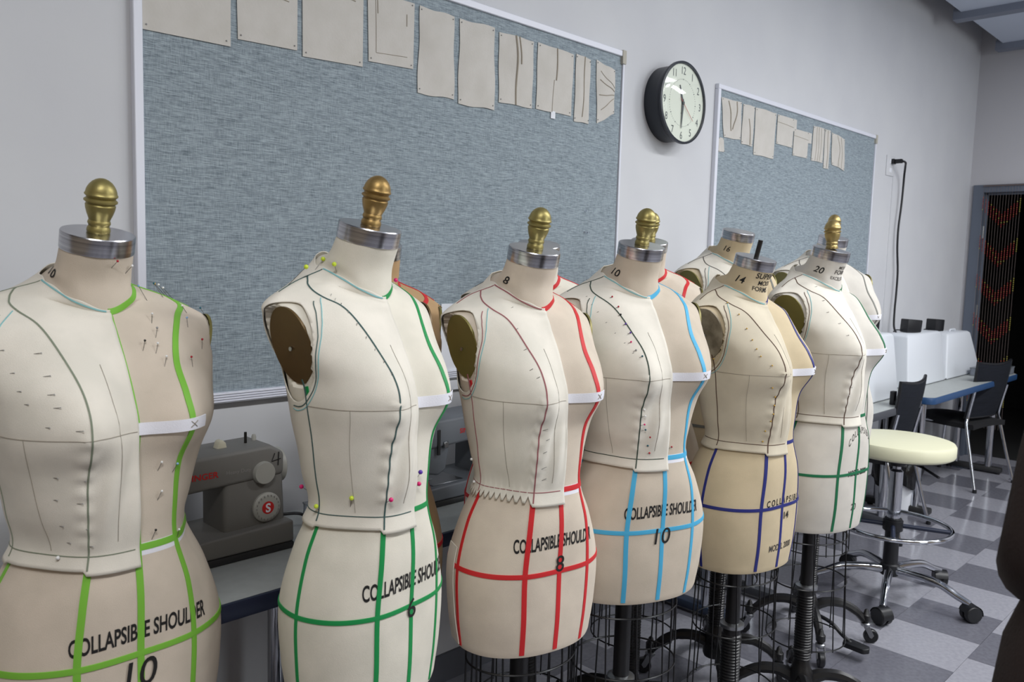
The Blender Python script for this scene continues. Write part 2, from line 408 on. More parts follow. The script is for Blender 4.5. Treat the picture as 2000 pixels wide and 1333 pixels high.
def sample(poly, label, name='fabric_sample', bulge=.004, mat_='muslin_s', group=None, n=10, lines=(), base=.0130, wav=0., tab=None):
    """cloth swatch: quad of wall points (x,z) TL,TR,BR,BL turned into a gently buckled sheet with thickness"""
    TL, TR, BR, BL = [np.array(p, float) for p in poly]
    c = (TL+TR+BR+BL)/4
    t = thing(name, label, 'fabric sample', (c[0], YB-base, c[1]), group=group)
    ph = RNG.rand(4)*6
    def P(a, b):
        p = (TL*(1-a)+TR*a)*(1-b)+(BL*(1-a)+BR*a)*b-c
        e = min(a, 1-a, b, 1-b)
        d = .0014+bulge*(math.sin(PI*a)**1.0*(.55+.45*math.sin(5*b+ph[0]))+.35*math.sin(7*a+ph[1])*math.sin(PI*a)*math.sin(3*b+ph[2])) * (.25+.75*math.sin(PI*b))
        p = p + np.array([math.sin(9*b+ph[3])*wav*(a-.5)*2, math.sin(8*a+ph[2])*wav])
        return (p[0], -abs(d)-.001, p[1])
    vs = [P(i/n, j/n) for j in range(n+1) for i in range(n+1)]
    q = MB(); N = n+1
    fs = [(j*N+i, j*N+i+1, (j+1)*N+i+1, (j+1)*N+i) for j in range(n) for i in range(n)]
    back = [(x, min(y+.0012, -.0002), z) for x, y, z in vs]; K = len(vs)
    fs2 = [tuple(K+i for i in reversed(f)) for f in fs]
    rim = [i for i in range(N)]+[j*N+n for j in range(1, N)]+[n*N+i for i in range(n-1, -1, -1)]+[j*N for j in range(n-1, 0, -1)]
    fs3 = [(rim[i], K+rim[i], K+rim[(i+1) % len(rim)], rim[(i+1) % len(rim)]) for i in range(len(rim))]
    q.add(vs+back, fs+fs2+fs3).build('cloth', M[mat_], t)
    for (pa, pb, w_) in lines:     # stitched seam, zip or slit: thin raised strip
        A = P(*pa); B = P(*pb); m_ = 8; s = MB(); pts = []
        for k in range(m_+1):
            a = pa[0]+(pb[0]-pa[0])*k/m_; b = pa[1]+(pb[1]-pa[1])*k/m_
            v_ = P(a, b); pts.append((v_[0], v_[1]-.0008, v_[2]))
        s.tube(pts, w_, 5).build('seam', M['stitch'], t)
    if tab: MB().box(tab[0]-c[0], tab[1]-c[0], -.0024, -.0006, tab[2]-c[1], tab[3]-c[1]).build('side_tab', M[mat_], t)
    # pins at the corners
    for a, b in ((.05, .04), (.95, .04), (.05, .95), (.95, .95)):
        v_ = P(a, b); MB().sphere((v_[0], v_[1]-.0015, v_[2]), .0022, 6).build('pin', M['pin_steel'], t)
    return t

# wall positions (x, z): TL, TR, BR, BL
A_, B_ = 'widest muslin sample, first from the left on the large pinboard', 'muslin sample'
SAMPLES = [
 (((.793, 2.222), (1.016, 2.222), (1.014, 1.977), (.792, 1.974)), 'widest muslin sample, first from the left on the large pinboard', [((.1, .1), (.6, .12), .0008)], .003, 0),
 (((1.029, 2.222), (1.206, 2.222), (1.205, 2.005), (1.034, 2.0)), 'muslin sample with short stitched line, second from left on large pinboard', [((.5, .40), (.85, .44), .0012)], .003, 0),
 (((1.22, 2.222), (1.419, 2.222), (1.418, 2.001), (1.222, 1.993)), 'muslin sample with slanting slit near its top, third from left on large pinboard', [((.5, .16), (.86, .2), .0014)], .003, 0),
 (((1.433, 2.222), (1.605, 2.222), (1.603, 2.028), (1.439, 2.021)), 'muslin sample with inset square patch, fourth from left on large pinboard', [((.2, .1), (.2, .3), .0012), ((.83, .2), (.83, .38), .0012), ((.16, .1), (.16, .86), .0007), ((.16, .86), (.85, .84), .0007)], .003, 0),
 (((1.627, 2.22), (1.764, 2.22), (1.771, 1.964), (1.621, 1.959)), 'tall plain muslin sample with wavy top edge, fifth on the large pinboard', [], .011, .006),
 (((1.79, 2.218), (1.942, 2.225), (1.952, 1.957), (1.787, 1.952)), 'tall muslin sample with bulging right edge, sixth on the large pinboard', [], .013, .006),
 (((1.964, 2.216), (2.134, 2.218), (2.133, 1.989), (1.97, 1.987)), 'muslin sample with centre zip seam, seventh on the large pinboard', [((.46, .0), (.5, 1.), .0035), ((.56, .0), (.58, .4), .0025)], .012, .004),
 (((2.155, 2.22), (2.349, 2.216), (2.343, 1.993), (2.155, 1.991)), 'muslin sample with centre slit above a small white tag, eighth on large pinboard', [((.52, .0), (.5, .5), .0028), ((.44, .5), (.44, 1.), .001)], .008, .003),
 (((2.363, 2.222), (2.447, 2.216), (2.445, 1.979), (2.362, 1.977)), 'narrow muslin strip with dark centre opening, ninth on the large pinboard', [((.6, .0), (.5, .92), .0022)], .008, .003),
 (((2.48, 2.221), (2.598, 2.203), (2.599, 2.039), (2.497, 1.986)), 'gathered muslin sample with puckered right edge, last on the large pinboard', [((.15, .3), (.95, .5), .0016), ((.1, .55), (.95, .58), .0016), ((.2, .8), (.95, .66), .0016), ((.2, .15), (.95, .42), .0012)], .012, .004),
 (((3.390, 2.226), (3.570, 2.23), (3.578, 2.057), (3.424, 2.051)), 'muslin sample with two V-shaped darts, top left of the smaller pinboard', [((.3, .05), (.42, .8), .003), ((.72, .02), (.5, .75), .003)], .016, .004),
 (((3.382, 2.046), (3.424, 2.046), (3.436, 1.986), (3.384, 1.981)), 'tiny torn muslin scrap hanging below the darted sample on smaller pinboard', [], .004, .002),
 (((3.588, 2.228), (3.697, 2.23), (3.691, 2.04), (3.584, 2.042)), 'narrow muslin sample with one long dart, second on the smaller pinboard', [((.45, .35), (.75, .98), .003)], .010, .003),
 (((3.707, 2.23), (3.917, 2.23), (3.909, 2.004), (3.707, 2.005)), 'tallest plain muslin sample, third on the smaller pinboard', [], .006, .004),
 (((3.933, 2.228), (4.110, 2.229), (4.106, 2.082), (3.932, 2.083)), 'short muslin sample with side tab at its top, fourth on smaller pinboard', [((.0, .25), (1., .3), .0009)], .004, 0),
 (((4.12, 2.182), (4.288, 2.183), (4.284, 2.047), (4.117, 2.045)), 'squarish muslin sample hung lower than its neighbours on smaller pinboard', [((.0, .25), (1., .3), .0009)], .004, 0),
 (((4.343, 2.227), (4.478, 2.229), (4.475, 2.043), (4.335, 2.042)), 'upright muslin sample with fine tucks, sixth on the smaller pinboard', [((.3, .02), (.3, .98), .001), ((.5, .02), (.5, .98), .001), ((.7, .02), (.7, .98), .001)], .005, .002),
 (((4.485, 2.227), (4.558, 2.228), (4.554, 2.017), (4.49, 2.016)), 'thinnest muslin strip, seventh on the smaller pinboard', [((.5, .02), (.5, .98), .0015)], .006, .002),
 (((4.575, 2.222), (4.748, 2.205), (4.769, 2.029), (4.592, 2.048)), 'skewed muslin sample with ragged edges, rightmost on the smaller pinboard', [((.4, .02), (.5, .98), .0012), ((.7, .02), (.75, .98), .0012)], .010, .006),
]
for poly, lab, ln, bu, wv in SAMPLES:
    sample(poly, lab, lines=ln, bulge=bu, wav=wv*.35, tab=(4.106, 4.143, 2.168, 2.229) if 'side tab' in lab else (4.284, 4.325, 2.128, 2.183) if 'squarish' in lab else None, group='muslin samples on the pinboards')
tag(box('paper_tag', (2.233, 2.256, YB-.0160, YB-.0140, 1.970, 1.996), M['white']), 'small white tag under the eighth sample on the large pinboard', 'tag')
for x, z, w_ in ((2.447, 1.571, 'left one of the close pair of clear push pins'), (2.465, 1.571, 'right one of the close pair of clear push pins'), (2.448, 1.652, 'single clear push pin just above the close pair'), (2.473, 1.389, 'lowest clear push pin, well below the close pair')):
    q = MB().lathe([(.0045, 0), (.0045, .001), (.002, .003), (.002, .007), (.0038, .009), (.0038, .010)], 10, (0, 0, 0), Matrix.Rotation(rad(90), 3, 'X'))
    o = q.build('push_pin', M['clear']); o.location = (x, YB-.0122, z)
    tag(o, w_+' on the large pinboard', 'push pin', 'loose push pins')
# notice half hidden behind the size eight form
t = thing('notice_sheet', 'white printed reminder sheet low on the large pinboard, half hidden', 'paper', (1.735, YB-.0130, 1.02))
box('sheet', (0, .235, -.0012, .0, 0, .288), M['white'], t, smooth=False)
v, f = text2d('Reminder', .034, .012)
MB().add([(x*.9+.028, -.0016, z+.247) for x, z in v], f).build('heading', M['ink'], t)
for r in range(6):
    v, f = text2d('- - - - - - -', .02); 
# wall clock
t = thing('wall_clock', 'round dark blue-black wall clock between the two pinboards', 'clock', (2.967, YB, 2.128))
R0 = .166; RX = Matrix.Rotation(rad(90), 3, 'X')   # local z -> -y
def onface(prof, n=64): return MB().lathe(prof, n, (0, 0, 0), RX)
onface([(R0*.93, 0), (R0*.93, .05), (R0*.97, .075), (R0*1.01, .082), (R0*1.01, .092), (R0*.955, .094), (R0*.95, .084), (.02, .083)]).build('case', M['clockcase'], t)
onface([(R0*.952, .0832), (R0*.952, .0845), (.001, .0846)]).build('dial', M['clockface'], t, smooth=False)
for h_ in range(1, 13):
    a = rad(90-30*h_); v, f = text2d(str(h_), .044); wdt = v[:, 0].max(); 
    cx_, cz_ = math.cos(a)*R0*.79, math.sin(a)*R0*.79
    MB().add([(x*.85-wdt*.425+cx_, -.0852, z-.0155+cz_) for x, z in v], f).build('numeral', M['hand'], t)
q = MB()
for k in range(60):
    a = 2*PI*k/60; r_ = R0*.575; s_ = .0022 if k % 5 == 0 else .0011
    q.box(r_*math.cos(a)-s_, r_*math.cos(a)+s_, -.0853, -.0845, r_*math.sin(a)-s_, r_*math.sin(a)+s_)
q.build('minute_marks', M['hand'], t)
def hand(nm, ang, L, w0, w1, tail, y, m_):
    a = rad(90-ang); e = Vector((math.cos(a), 0, math.sin(a))); s_ = Vector((-math.sin(a), 0, math.cos(a)))
    pl = [e*-tail+s_*w1, e*-tail-s_*w1, s_*-w0, e*L-s_*w1, e*L+s_*w1, s_*w0]
    MB().add([p+Vector((0, y, 0)) for p in pl]+[p+Vector((0, y-.0012, 0)) for p in pl], [(0,1,2,3,4,5), (11,10,9,8,7,6)]+[(i, i+6, (i+1) % 6+6, (i+1) % 6) for i in range(6)]).build(nm, m_, t)
hand('hour_hand', 340, .074, .007, .0022, .014, -.0862, M['hand'])
hand('minute_hand', 184, .105, .0068, .0014, .016, -.0880, M['hand'])
hand('sweep_hand', 131, .10, .0012, .0005, .03, -.0896, M['redhand'])
onface([(.007, .0846), (.007, .0915), (.003, .092)], 16).build('hand_boss', M['hand'], t)
onface([(R0*.955*math.cos(b_)+.0005, .0935+.017*math.sin(b_)) for b_ in [PI/2*i/20 for i in range(21)]], 64).build('glass_lens', M['glass'], t)
v, f = text2d('----', .02); MB().add([(x*.6-.012, -.0852, z-.047) for x, z in v], f).build('maker_mark', M['hand'], t)

# outlet and the power cord hanging from it
t = thing('wall_outlet', 'white electrical outlet plate high on wall right of pinboards', 'outlet', (5.492, YB, 2.13))
box('cover_plate', (-.066, .066, -.006, 0, -.064, .064), M['wall'], t, bevel=.002)
for z in (-.028, .028): box('socket', (-.017, .017, -.008, -.004, z-.014, z+.014), M['white'], t, bevel=.002)
struct(box('trim_1', (5.55, 5.556, YB-.004, YB, .7, 2.06), M['wall']))
t = thing('power_cord', 'black power cord plugged into the outlet, hanging down the wall', 'cord', (5.51, YB-.008, 2.158))
MB().box(-.022, .022, -.018, 0, -.016, .016).box(-.013, .013, -.062, -.018, -.013, .013).build('plug', M['black'], t, bevel=.004)
pts = [(.0, -.058, 0), (.012, -.076, -.008), (.06, -.06, -.03), (.125, -.034, -.08), (.15, -.024, -.16), (.145, -.022, -.28), (.128, -.02, -.42), (.135, -.02, -.55), (.165, -.022, -.7), (.168, -.022, -.84), (.155, -.024, -.97), (.15, -.03, -1.07), (.155, -.05, -1.115)]
def smooth(pts, n=6):
    P = [np.array(p, float) for p in pts]; out = []
    for i in range(len(P)-1):
        a, b, c, d = P[max(i-1, 0)], P[i], P[i+1], P[min(i+2, len(P)-1)]
        for k in range(n):
            u = k/n; out.append(tuple(.5*((2*b)+(-a+c)*u+(2*a-5*b+4*c-d)*u*u+(-a+3*b-3*c+d)*u**3)))
    out.append(tuple(P[-1])); return out
MB().tube(smooth(pts), .0065, 8).build('cable', M['black'], t)

# ================================================================== DRESS FORMS
# control net of the torso (wearer's left half): columns CF, front princess, side front, side, side back, back princess, CB
# (x to wearer's left, y to the front, z from the waist); rows from the hem to the neck
RG=[
 [(0,0.114,-0.3304),(0.0775,0.102,-0.3304),(0.1384,0.06,-0.3304),(0.1611,-0.005,-0.3304),(0.1384,-0.075,-0.3304),(0.0775,-0.118,-0.3304),(0,-0.124,-0.3304)],
 [(0,0.12,-0.2591),(0.0806,0.11,-0.2591),(0.1456,0.066,-0.2591),(0.1704,-0.005,-0.2591),(0.1466,-0.083,-0.2591),(0.0816,-0.13,-0.2591),(0,-0.133,-0.2591)],
 [(0,0.121,-0.1646),(0.0826,0.113,-0.1646),(0.1466,0.068,-0.1646),(0.1725,-0.005,-0.1646),(0.1487,-0.085,-0.1646),(0.0826,-0.132,-0.1646),(0,-0.132,-0.1646)],
 [(0,0.1241,-0.075),(0.074,0.1141,-0.075),(0.1268,0.06,-0.075),(0.1501,-0.005,-0.075),(0.1278,-0.07,-0.075),(0.073,-0.1093,-0.075),(0,-0.1093,-0.075)],
 [(0,0.1161,0),(0.0597,0.1041,0),(0.0995,0.05,0),(0.1194,0,0),(0.1005,-0.052,0),(0.0577,-0.0806,0),(0,-0.0826,0)],
 [(0,0.1143,0.06),(0.0591,0.1063,0.06),(0.1067,0.055,0.06),(0.1256,0,0.06),(0.1087,-0.06,0.06),(0.0618,-0.0918,0.06),(0,-0.0898,0.06)],
 [(0,0.1115,0.1253),(0.0625,0.114,0.1253),(0.119,0.064,0.1253),(0.136,0,0.1253),(0.12,-0.068,0.1253),(0.068,-0.102,0.1253),(0,-0.098,0.1253)],
 [(0,0.1202,0.1839),(0.0682,0.146,0.1839),(0.133,0.080,0.1839),(0.147,0,0.1839),(0.13,-0.075,0.1839),(0.072,-0.112,0.1839),(0,-0.104,0.1839)],
 [(0,0.1042,0.2314),(0.0727,0.130,0.2314),(0.138,0.070,0.2314),(0.154,-0.01,0.2314),(0.14,-0.077,0.2314),(0.078,-0.118,0.2314),(0,-0.108,0.2314)],
 [(0,0.0787,0.2782),(0.0794,0.0887,0.2782),(0.144,0.0307,0.2782),(0.169,-0.0333,0.2772),(0.151,-0.0883,0.2802),(0.08,-0.1273,0.2802),(0,-0.1203,0.2832)],
 [(0,0.0526,0.3187),(0.084,0.0456,0.3287),(0.149,-0.0034,0.3257),(0.177,-0.0474,0.3257),(0.156,-0.0904,0.3257),(0.082,-0.1264,0.3347),(0,-0.1274,0.3387)],
 [(0,0.0405,0.3374),(0.08,0.0175,0.3504),(0.139,-0.0285,0.3464),(0.170,-0.0555,0.3424),(0.146,-0.0825,0.3484),(0.08,-0.1145,0.3654),(0,-0.1245,0.3784)],
 [(0,0.0355,0.3474),(0.066,-0.0055,0.3684),(0.1,-0.0385,0.3724),(0.12,-0.0585,0.3734),(0.104,-0.0785,0.3754),(0.068,-0.1005,0.3844),(0,-0.1165,0.4054)],
 [(0,0.0315,0.3544),(0.04,0.0155,0.3704),(0.058,-0.0155,0.3864),(0.063,-0.0485,0.3974),(0.057,-0.0785,0.4054),(0.034,-0.1005,0.4194),(0,-0.1085,0.4234)],
 [(0,0.0295,0.3991),(0.0357,0.0171,0.4031),(0.0515,-0.0036,0.4098),(0.0555,-0.0252,0.4168),(0.049,-0.0481,0.4243),(0.0294,-0.0681,0.4308),(0,-0.0761,0.4334)],
 [(0,0.0447,0.4373),(0.0337,0.0328,0.4403),(0.0487,0.0129,0.4453),(0.0525,-0.008,0.4505),(0.0464,-0.0301,0.456),(0.0278,-0.0494,0.4608),(0,-0.0571,0.4627)],
]
NT = rad(14)
def net(g):
    A = np.array(RG); B = A[:, 5:0:-1].copy(); B[:, :, 0] *= -1
    C_ = np.concatenate([A, B], 1); k = np.ones(16)*g
    k[14] = k[15] = 1; k[13] = 1+(g-1)*.35; k[12] = 1+(g-1)*.5; k[11] = 1+(g-1)*.7
    C_[:, :, 0] *= k[:, None]; C_[:, :, 1] *= k[:, None]
    return C_
def cr(a, b, c, d, t): return .5*((2*b)+(-a+c)*t+(2*a-5*b+4*c-d)*t*t+(-a+3*b-3*c+d)*t**3)
def S(C_, u, v):
    u = np.asarray(u, float); v = np.clip(np.asarray(v, float), 0, 15-1e-9)
    iu = np.floor(u).astype(int); tu = (u-iu)[..., None]; iv = np.floor(v).astype(int); tv = (v-iv)[..., None]
    def row(r): return cr(C_[r, (iu-1) % 12], C_[r, iu % 12], C_[r, (iu+1) % 12], C_[r, (iu+2) % 12], tu)
    p0 = np.where((iv < 1)[..., None], 2*row(np.zeros_like(iv))-row(np.ones_like(iv)), row(np.clip(iv-1, 0, 15)))
    p3 = np.where((iv+2 > 15)[..., None], 2*row(np.full_like(iv, 15))-row(np.full_like(iv, 14)), row(np.clip(iv+2, 0, 15)))
    return cr(p0, row(iv), row(np.clip(iv+1, 0, 15)), p3, tv)
def SN(C_, u, v):
    e = .02
    du = S(C_, np.asarray(u)+e, v)-S(C_, np.asarray(u)-e, v); dv = S(C_, u, np.clip(np.asarray(v)+e, 0, 15))-S(C_, u, np.clip(np.asarray(v)-e, 0, 15))
    n = np.cross(dv, du); n /= np.linalg.norm(n, axis=-1, keepdims=True)+1e-12
    return n*NSIGN
NSIGN = 1.
_c = net(1.); NSIGN = 1. if SN(_c, np.array([0.]), np.array([4.]))[0, 1] > 0 else -1.

AC, AY, AZ = (-.032, .278), .050, .064        # arm plate ellipse centre (y,z) and radii
HC, HY, HZ = (-.032, .2665), .0585, .0800     # armhole opening of the pinned cloth
class Form:
    def __init__(s, g, z0, sc, sh=0.):
        s.C = net(g)
        for r_, k_ in ((9, .6), (10, 1.), (11, 1.), (12, .4)):
            for c_, w_ in ((2, 1.5), (3, 1.), (4, 1.)): s.C[r_, c_, 0] += sh*k_*w_; s.C[r_, 12-c_, 0] -= sh*k_*w_
        s.z0 = z0; s.s = sc; s.g = g; s.seed = RNG.rand(6)*6
    def loc(s, p): p = np.asarray(p); return np.stack([-p[..., 0]*s.s, p[..., 1]*s.s, p[..., 2]*s.s+s.z0], -1)
    def arm_rho(s, p, k=1.): return np.hypot((p[..., 1]/s.g-AC[0])/(AY*k), (p[..., 2]-AC[1])/(AZ*k))
    def hole_rho(s, p, k=1.): return np.hypot((p[..., 1]/s.g-HC[0])/(HY*k), (p[..., 2]-HC[1])/(HZ*k))
    def W(s, u, v, off):
        return s.loc(S(s.C, u, v)+SN(s.C, u, v)*np.asarray(off)[..., None])
    def doff(s, u, v):
        """how far the pinned muslin stands off the form: bridges under the bust, small folds"""
        a = np.abs(u); q = s.seed
        b = .0042+.0011*np.sin(3.1*a+2.3*v+q[0])*np.sin(1.9*v-1.3*a+q[1])
        br = np.clip((v-4.05)/2.95, 0, 1); br = np.sin(PI*br)
        b = b+br*(.011*np.exp(-((a-.35)/.75)**2)+.007*np.exp(-((a-1.5)/.8)**2))
        b = b+.0055*br*np.exp(-((a-.55)/.45)**2)*np.sin(9*(a+.16*(v-4))+q[2])
        b = b+.0022*np.exp(-((a-1.06)/.12)**2)*np.clip((v-4.1)/.3, 0, 1)*np.clip((11.6-v)/.5, 0, 1)*(1+.8*np.sin(14*v+q[3]))*(v < 7.2)
        b = b+.0022*np.clip((4-v)/.4, 0, 1)
        b = b+np.clip(v-12.9, 0, 1)*.006
        return b

def grid_faces(nu, nv, wrap=False):
    f = []
    for j in range(nv-1):
        for i in range(nu if wrap else nu-1):
            i2 = (i+1) % nu; f.append((j*nu+i, j*nu+i2, (j+1)*nu+i2, (j+1)*nu+i))
    return f

def ribbon(F, path, w, off, name, m, parent, step=.06, thick=.0009, drape=False, wfun=None, jit=0.):
    """strip of tape or a drawn line following a (u,v) path on the form"""
    P = [np.array(p, float) for p in path]; pts = []
    sm = smooth([(p[0], p[1], 0) for p in P], 10) if len(P) > 2 else [tuple(P[0]+(P[1]-P[0])*k/40)+(0,) for k in range(41)]
    uv = np.array(sm)[:, :2]
    # resample evenly enough
    if jit: uv = uv+np.stack([np.sin(np.arange(len(uv))*.7+F.seed[4])*jit, 0*uv[:, 0]], -1)
    o = F.doff(uv[:, 0], uv[:, 1]) if drape else 0*uv[:, 0]
    c = S(F.C, uv[:, 0], uv[:, 1]); n = SN(F.C, uv[:, 0], uv[:, 1])
    tg = np.gradient(c, axis=0); tg /= np.linalg.norm(tg, axis=1, keepdims=True)+1e-12
    sd = np.cross(n, tg)
    ww = w if wfun is None else w*np.array([wfun(k/(len(uv)-1)) for k in range(len(uv))])[:, None]
    base = c+n*(o+off)[:, None]
    ring = np.stack([base-sd*ww/2-n*.0012, base-sd*ww/2+n*thick*.5, base+n*thick, base+sd*ww/2+n*thick*.5, base+sd*ww/2-n*.0012], 1)
    vs = F.loc(ring.reshape(-1, 3)); k = 5; fs = []
    for i in range(len(uv)-1):
        for a in range(k): b = (a+1) % k; fs.append((i*k+a, i*k+b, (i+1)*k+b, (i+1)*k+a))
    fs += [tuple(range(k)), tuple((len(uv)-1)*k+a for a in reversed(range(k)))]
    return MB().add(vs, fs).build(name, M[m], parent)

def print_text(F, s, zb, size, m, parent, name='printed_text', xs=1., s0=0., center=True, width=None, arc=0., bold=.0, shear=0., rise=0., neck=None, lift=.0007, drape=False):
    """flat print wrapped on the torso: baseline at height zb (from the waist), s0 = arc offset from centre front towards wearer's left"""
    v, f = text2d(s, size, bold, shear); v = v.copy(); v[:, 0] *= (width/v[:, 0].max() if width else xs)
    W_ = v[:, 0].max()
    x = v[:, 0]-(W_/2 if center else 0)
    xx = x/(W_/2+1e-9) if center else x/(W_+1e-9)
    y = v[:, 1]+zb+rise*x-arc*xx*xx
    x = x+s0
    if neck is None:
        us = np.linspace(-4, 4, 161); Z = np.array([S(F.C, np.array([0.]), np.array([q]))[0, 2] for q in np.linspace(0, 4, 81)])
        vv = np.interp(y, Z, np.linspace(0, 4, 81)); uu = np.zeros_like(x)
        for k in range(len(x)):
            ring = S(F.C, us, np.full(us.shape, vv[k])); d = np.concatenate([[0], np.cumsum(np.linalg.norm(np.diff(ring[:, :2], axis=0), axis=1))]); d -= d[80]
            uu[k] = np.interp(x[k], d, us)
    else:       # on the neck: centre (u0, v0), straight parameter mapping
        u0, v0 = neck; vv = v0+y/.041; us = np.linspace(-6, 6, 241)
        ring = S(F.C, us, np.full(us.shape, v0)); d = np.concatenate([[0], np.cumsum(np.linalg.norm(np.diff(ring, axis=0), axis=1))]); d -= np.interp(u0, us, d)
        uu = np.interp(x, d, us)
    vs = F.W(uu, vv, np.full(uu.shape, lift)+(F.doff(uu, vv) if drape else 0))
    MB().add(vs, f).build(name, M[m], parent, smooth=False)

def pin(F, u, v, m, parent, L=.012, out=.008, ang=90, r=.0022, drape=False, label=None):
    o = float(F.doff(np.array([u]), np.array([v]))[0]) if drape else 0.
    p = F.W(np.array([u]), np.array([v]), np.array([o]))[0]
    n = F.W(np.array([u]), np.array([v]), np.array([o+.01]))[0]-p; n = Vector(n).normalized()
    up = Vector((0, 0, 1)); up = (up-n*up.dot(n)).normalized(); sd = up.cross(n)
    d = up*math.sin(rad(ang))+sd*math.cos(rad(ang))
    A = Vector(p)-n*.002; B = Vector(p)+d*L+n*out
    q = MB(); q.tube([A, B], .00045, 5); q.cur = 1; q.sphere(B, r, 8)
    return q.build('pin', [M['needle'], M['pin_'+m]], parent)

# shared stand pieces
FINIAL = MB().lathe([(.0160, 0), (.0172, .002), (.0168, .007), (.0150, .0105), (.0156, .0125), (.0168, .0150), (.0162, .0178), (.0152, .0200), (.0164, .0235), (.0190, .0300), (.0212, .0375), (.0220, .0435), (.0206, .0455), (.0214, .0470), (.0242, .0490), (.0242, .0512), (.0208, .0540), (.0214, .0562), (.0240, .0585), (.0242, .0602), (.0228, .0620), (.0222, .0655), (.0207, .0700), (.0182, .0745), (.0145, .0790), (.0098, .0825), (.0050, .0845), (.0005, .0852)], 32)
CAP = MB().lathe([(.0505, -.002), (.0536, 0), (.0540, .002), (.0540, .0265), (.0530, .0282), (.001, .0284)], 48)
me_final = {}
for k in ('brass', 'bronze', 'gold'): me_final[k] = FINIAL.mesh('finial_'+k, M[k])
me_cap = CAP.mesh('neck_cap', M['steel'], angle=30)
def leg_mesh():
    q = MB(); q.tube(smooth([(.02, 0, .13), (.07, 0, .152), (.13, 0, .150), (.18, 0, .125), (.215, 0, .092)], 5), [.021]*5+[.019]*5+[.017]*6+[.015]*5, 8)
    q.lathe([(.011, .085), (.017, .09), (.017, .112), (.011, .118), (.008, .13), (.004, .135)], 10, (.222, 0, 0)); return q.mesh('base_leg', M['iron'])
def caster_mesh():
    q = MB(); q.cur = 0
    q.lathe([(.016, .066), (.018, .07), (.018, .078), (.008, .085)], 12, (.222, 0, 0))
    for s_ in (-1, 1): q.prism([(.212, .07), (.234, .07), (.252, .034), (.244, .022), (.236, .026)], s_*.014-.0012, s_*.014+.0012)
    q.cur = 1
    q.lathe([(.012, -.011), (.024, -.011), (.0275, -.007), (.0275, .007), (.024, .011), (.012, .011)], 18, (.244, 0, .0276), Matrix.Rotation(rad(90), 3, 'X'))
    return q.mesh('caster', [M['zinc'], M['black']])
me_leg, me_caster = leg_mesh(), caster_mesh()
q = MB(); q.tube([(0, 0, .44), (0, 0, .12)], .0250, 16); q.lathe([(.036, .085), (.040, .095), (.040, .15), (.030, .17), (.024, .20)], 18)
for k in range(24): q.lathe([(.0247, .20+k*.009), (.0288, .2035+k*.009), (.0247, .207+k*.009)], 16)
me_column = q.mesh('base_column', M['iron'])
me_collar = MB().lathe([(.023, .432), (.034, .434), (.034, .444), (.023, .448)], 18).mesh('collar', M['zinc'])
q = MB(); q.tube(smooth([(.03, 0, .11), (.10, .0, .10), (.15, 0, .07), (.19, 0, .05)], 4), .008, 8)
q.prism([(.17, -.028), (.25, -.024), (.262, 0), (.25, .024), (.17, .028), (.158, 0)], .036, .056, 'z'); me_pedal = q.mesh('foot_pedal', M['black'], bevel=.004)

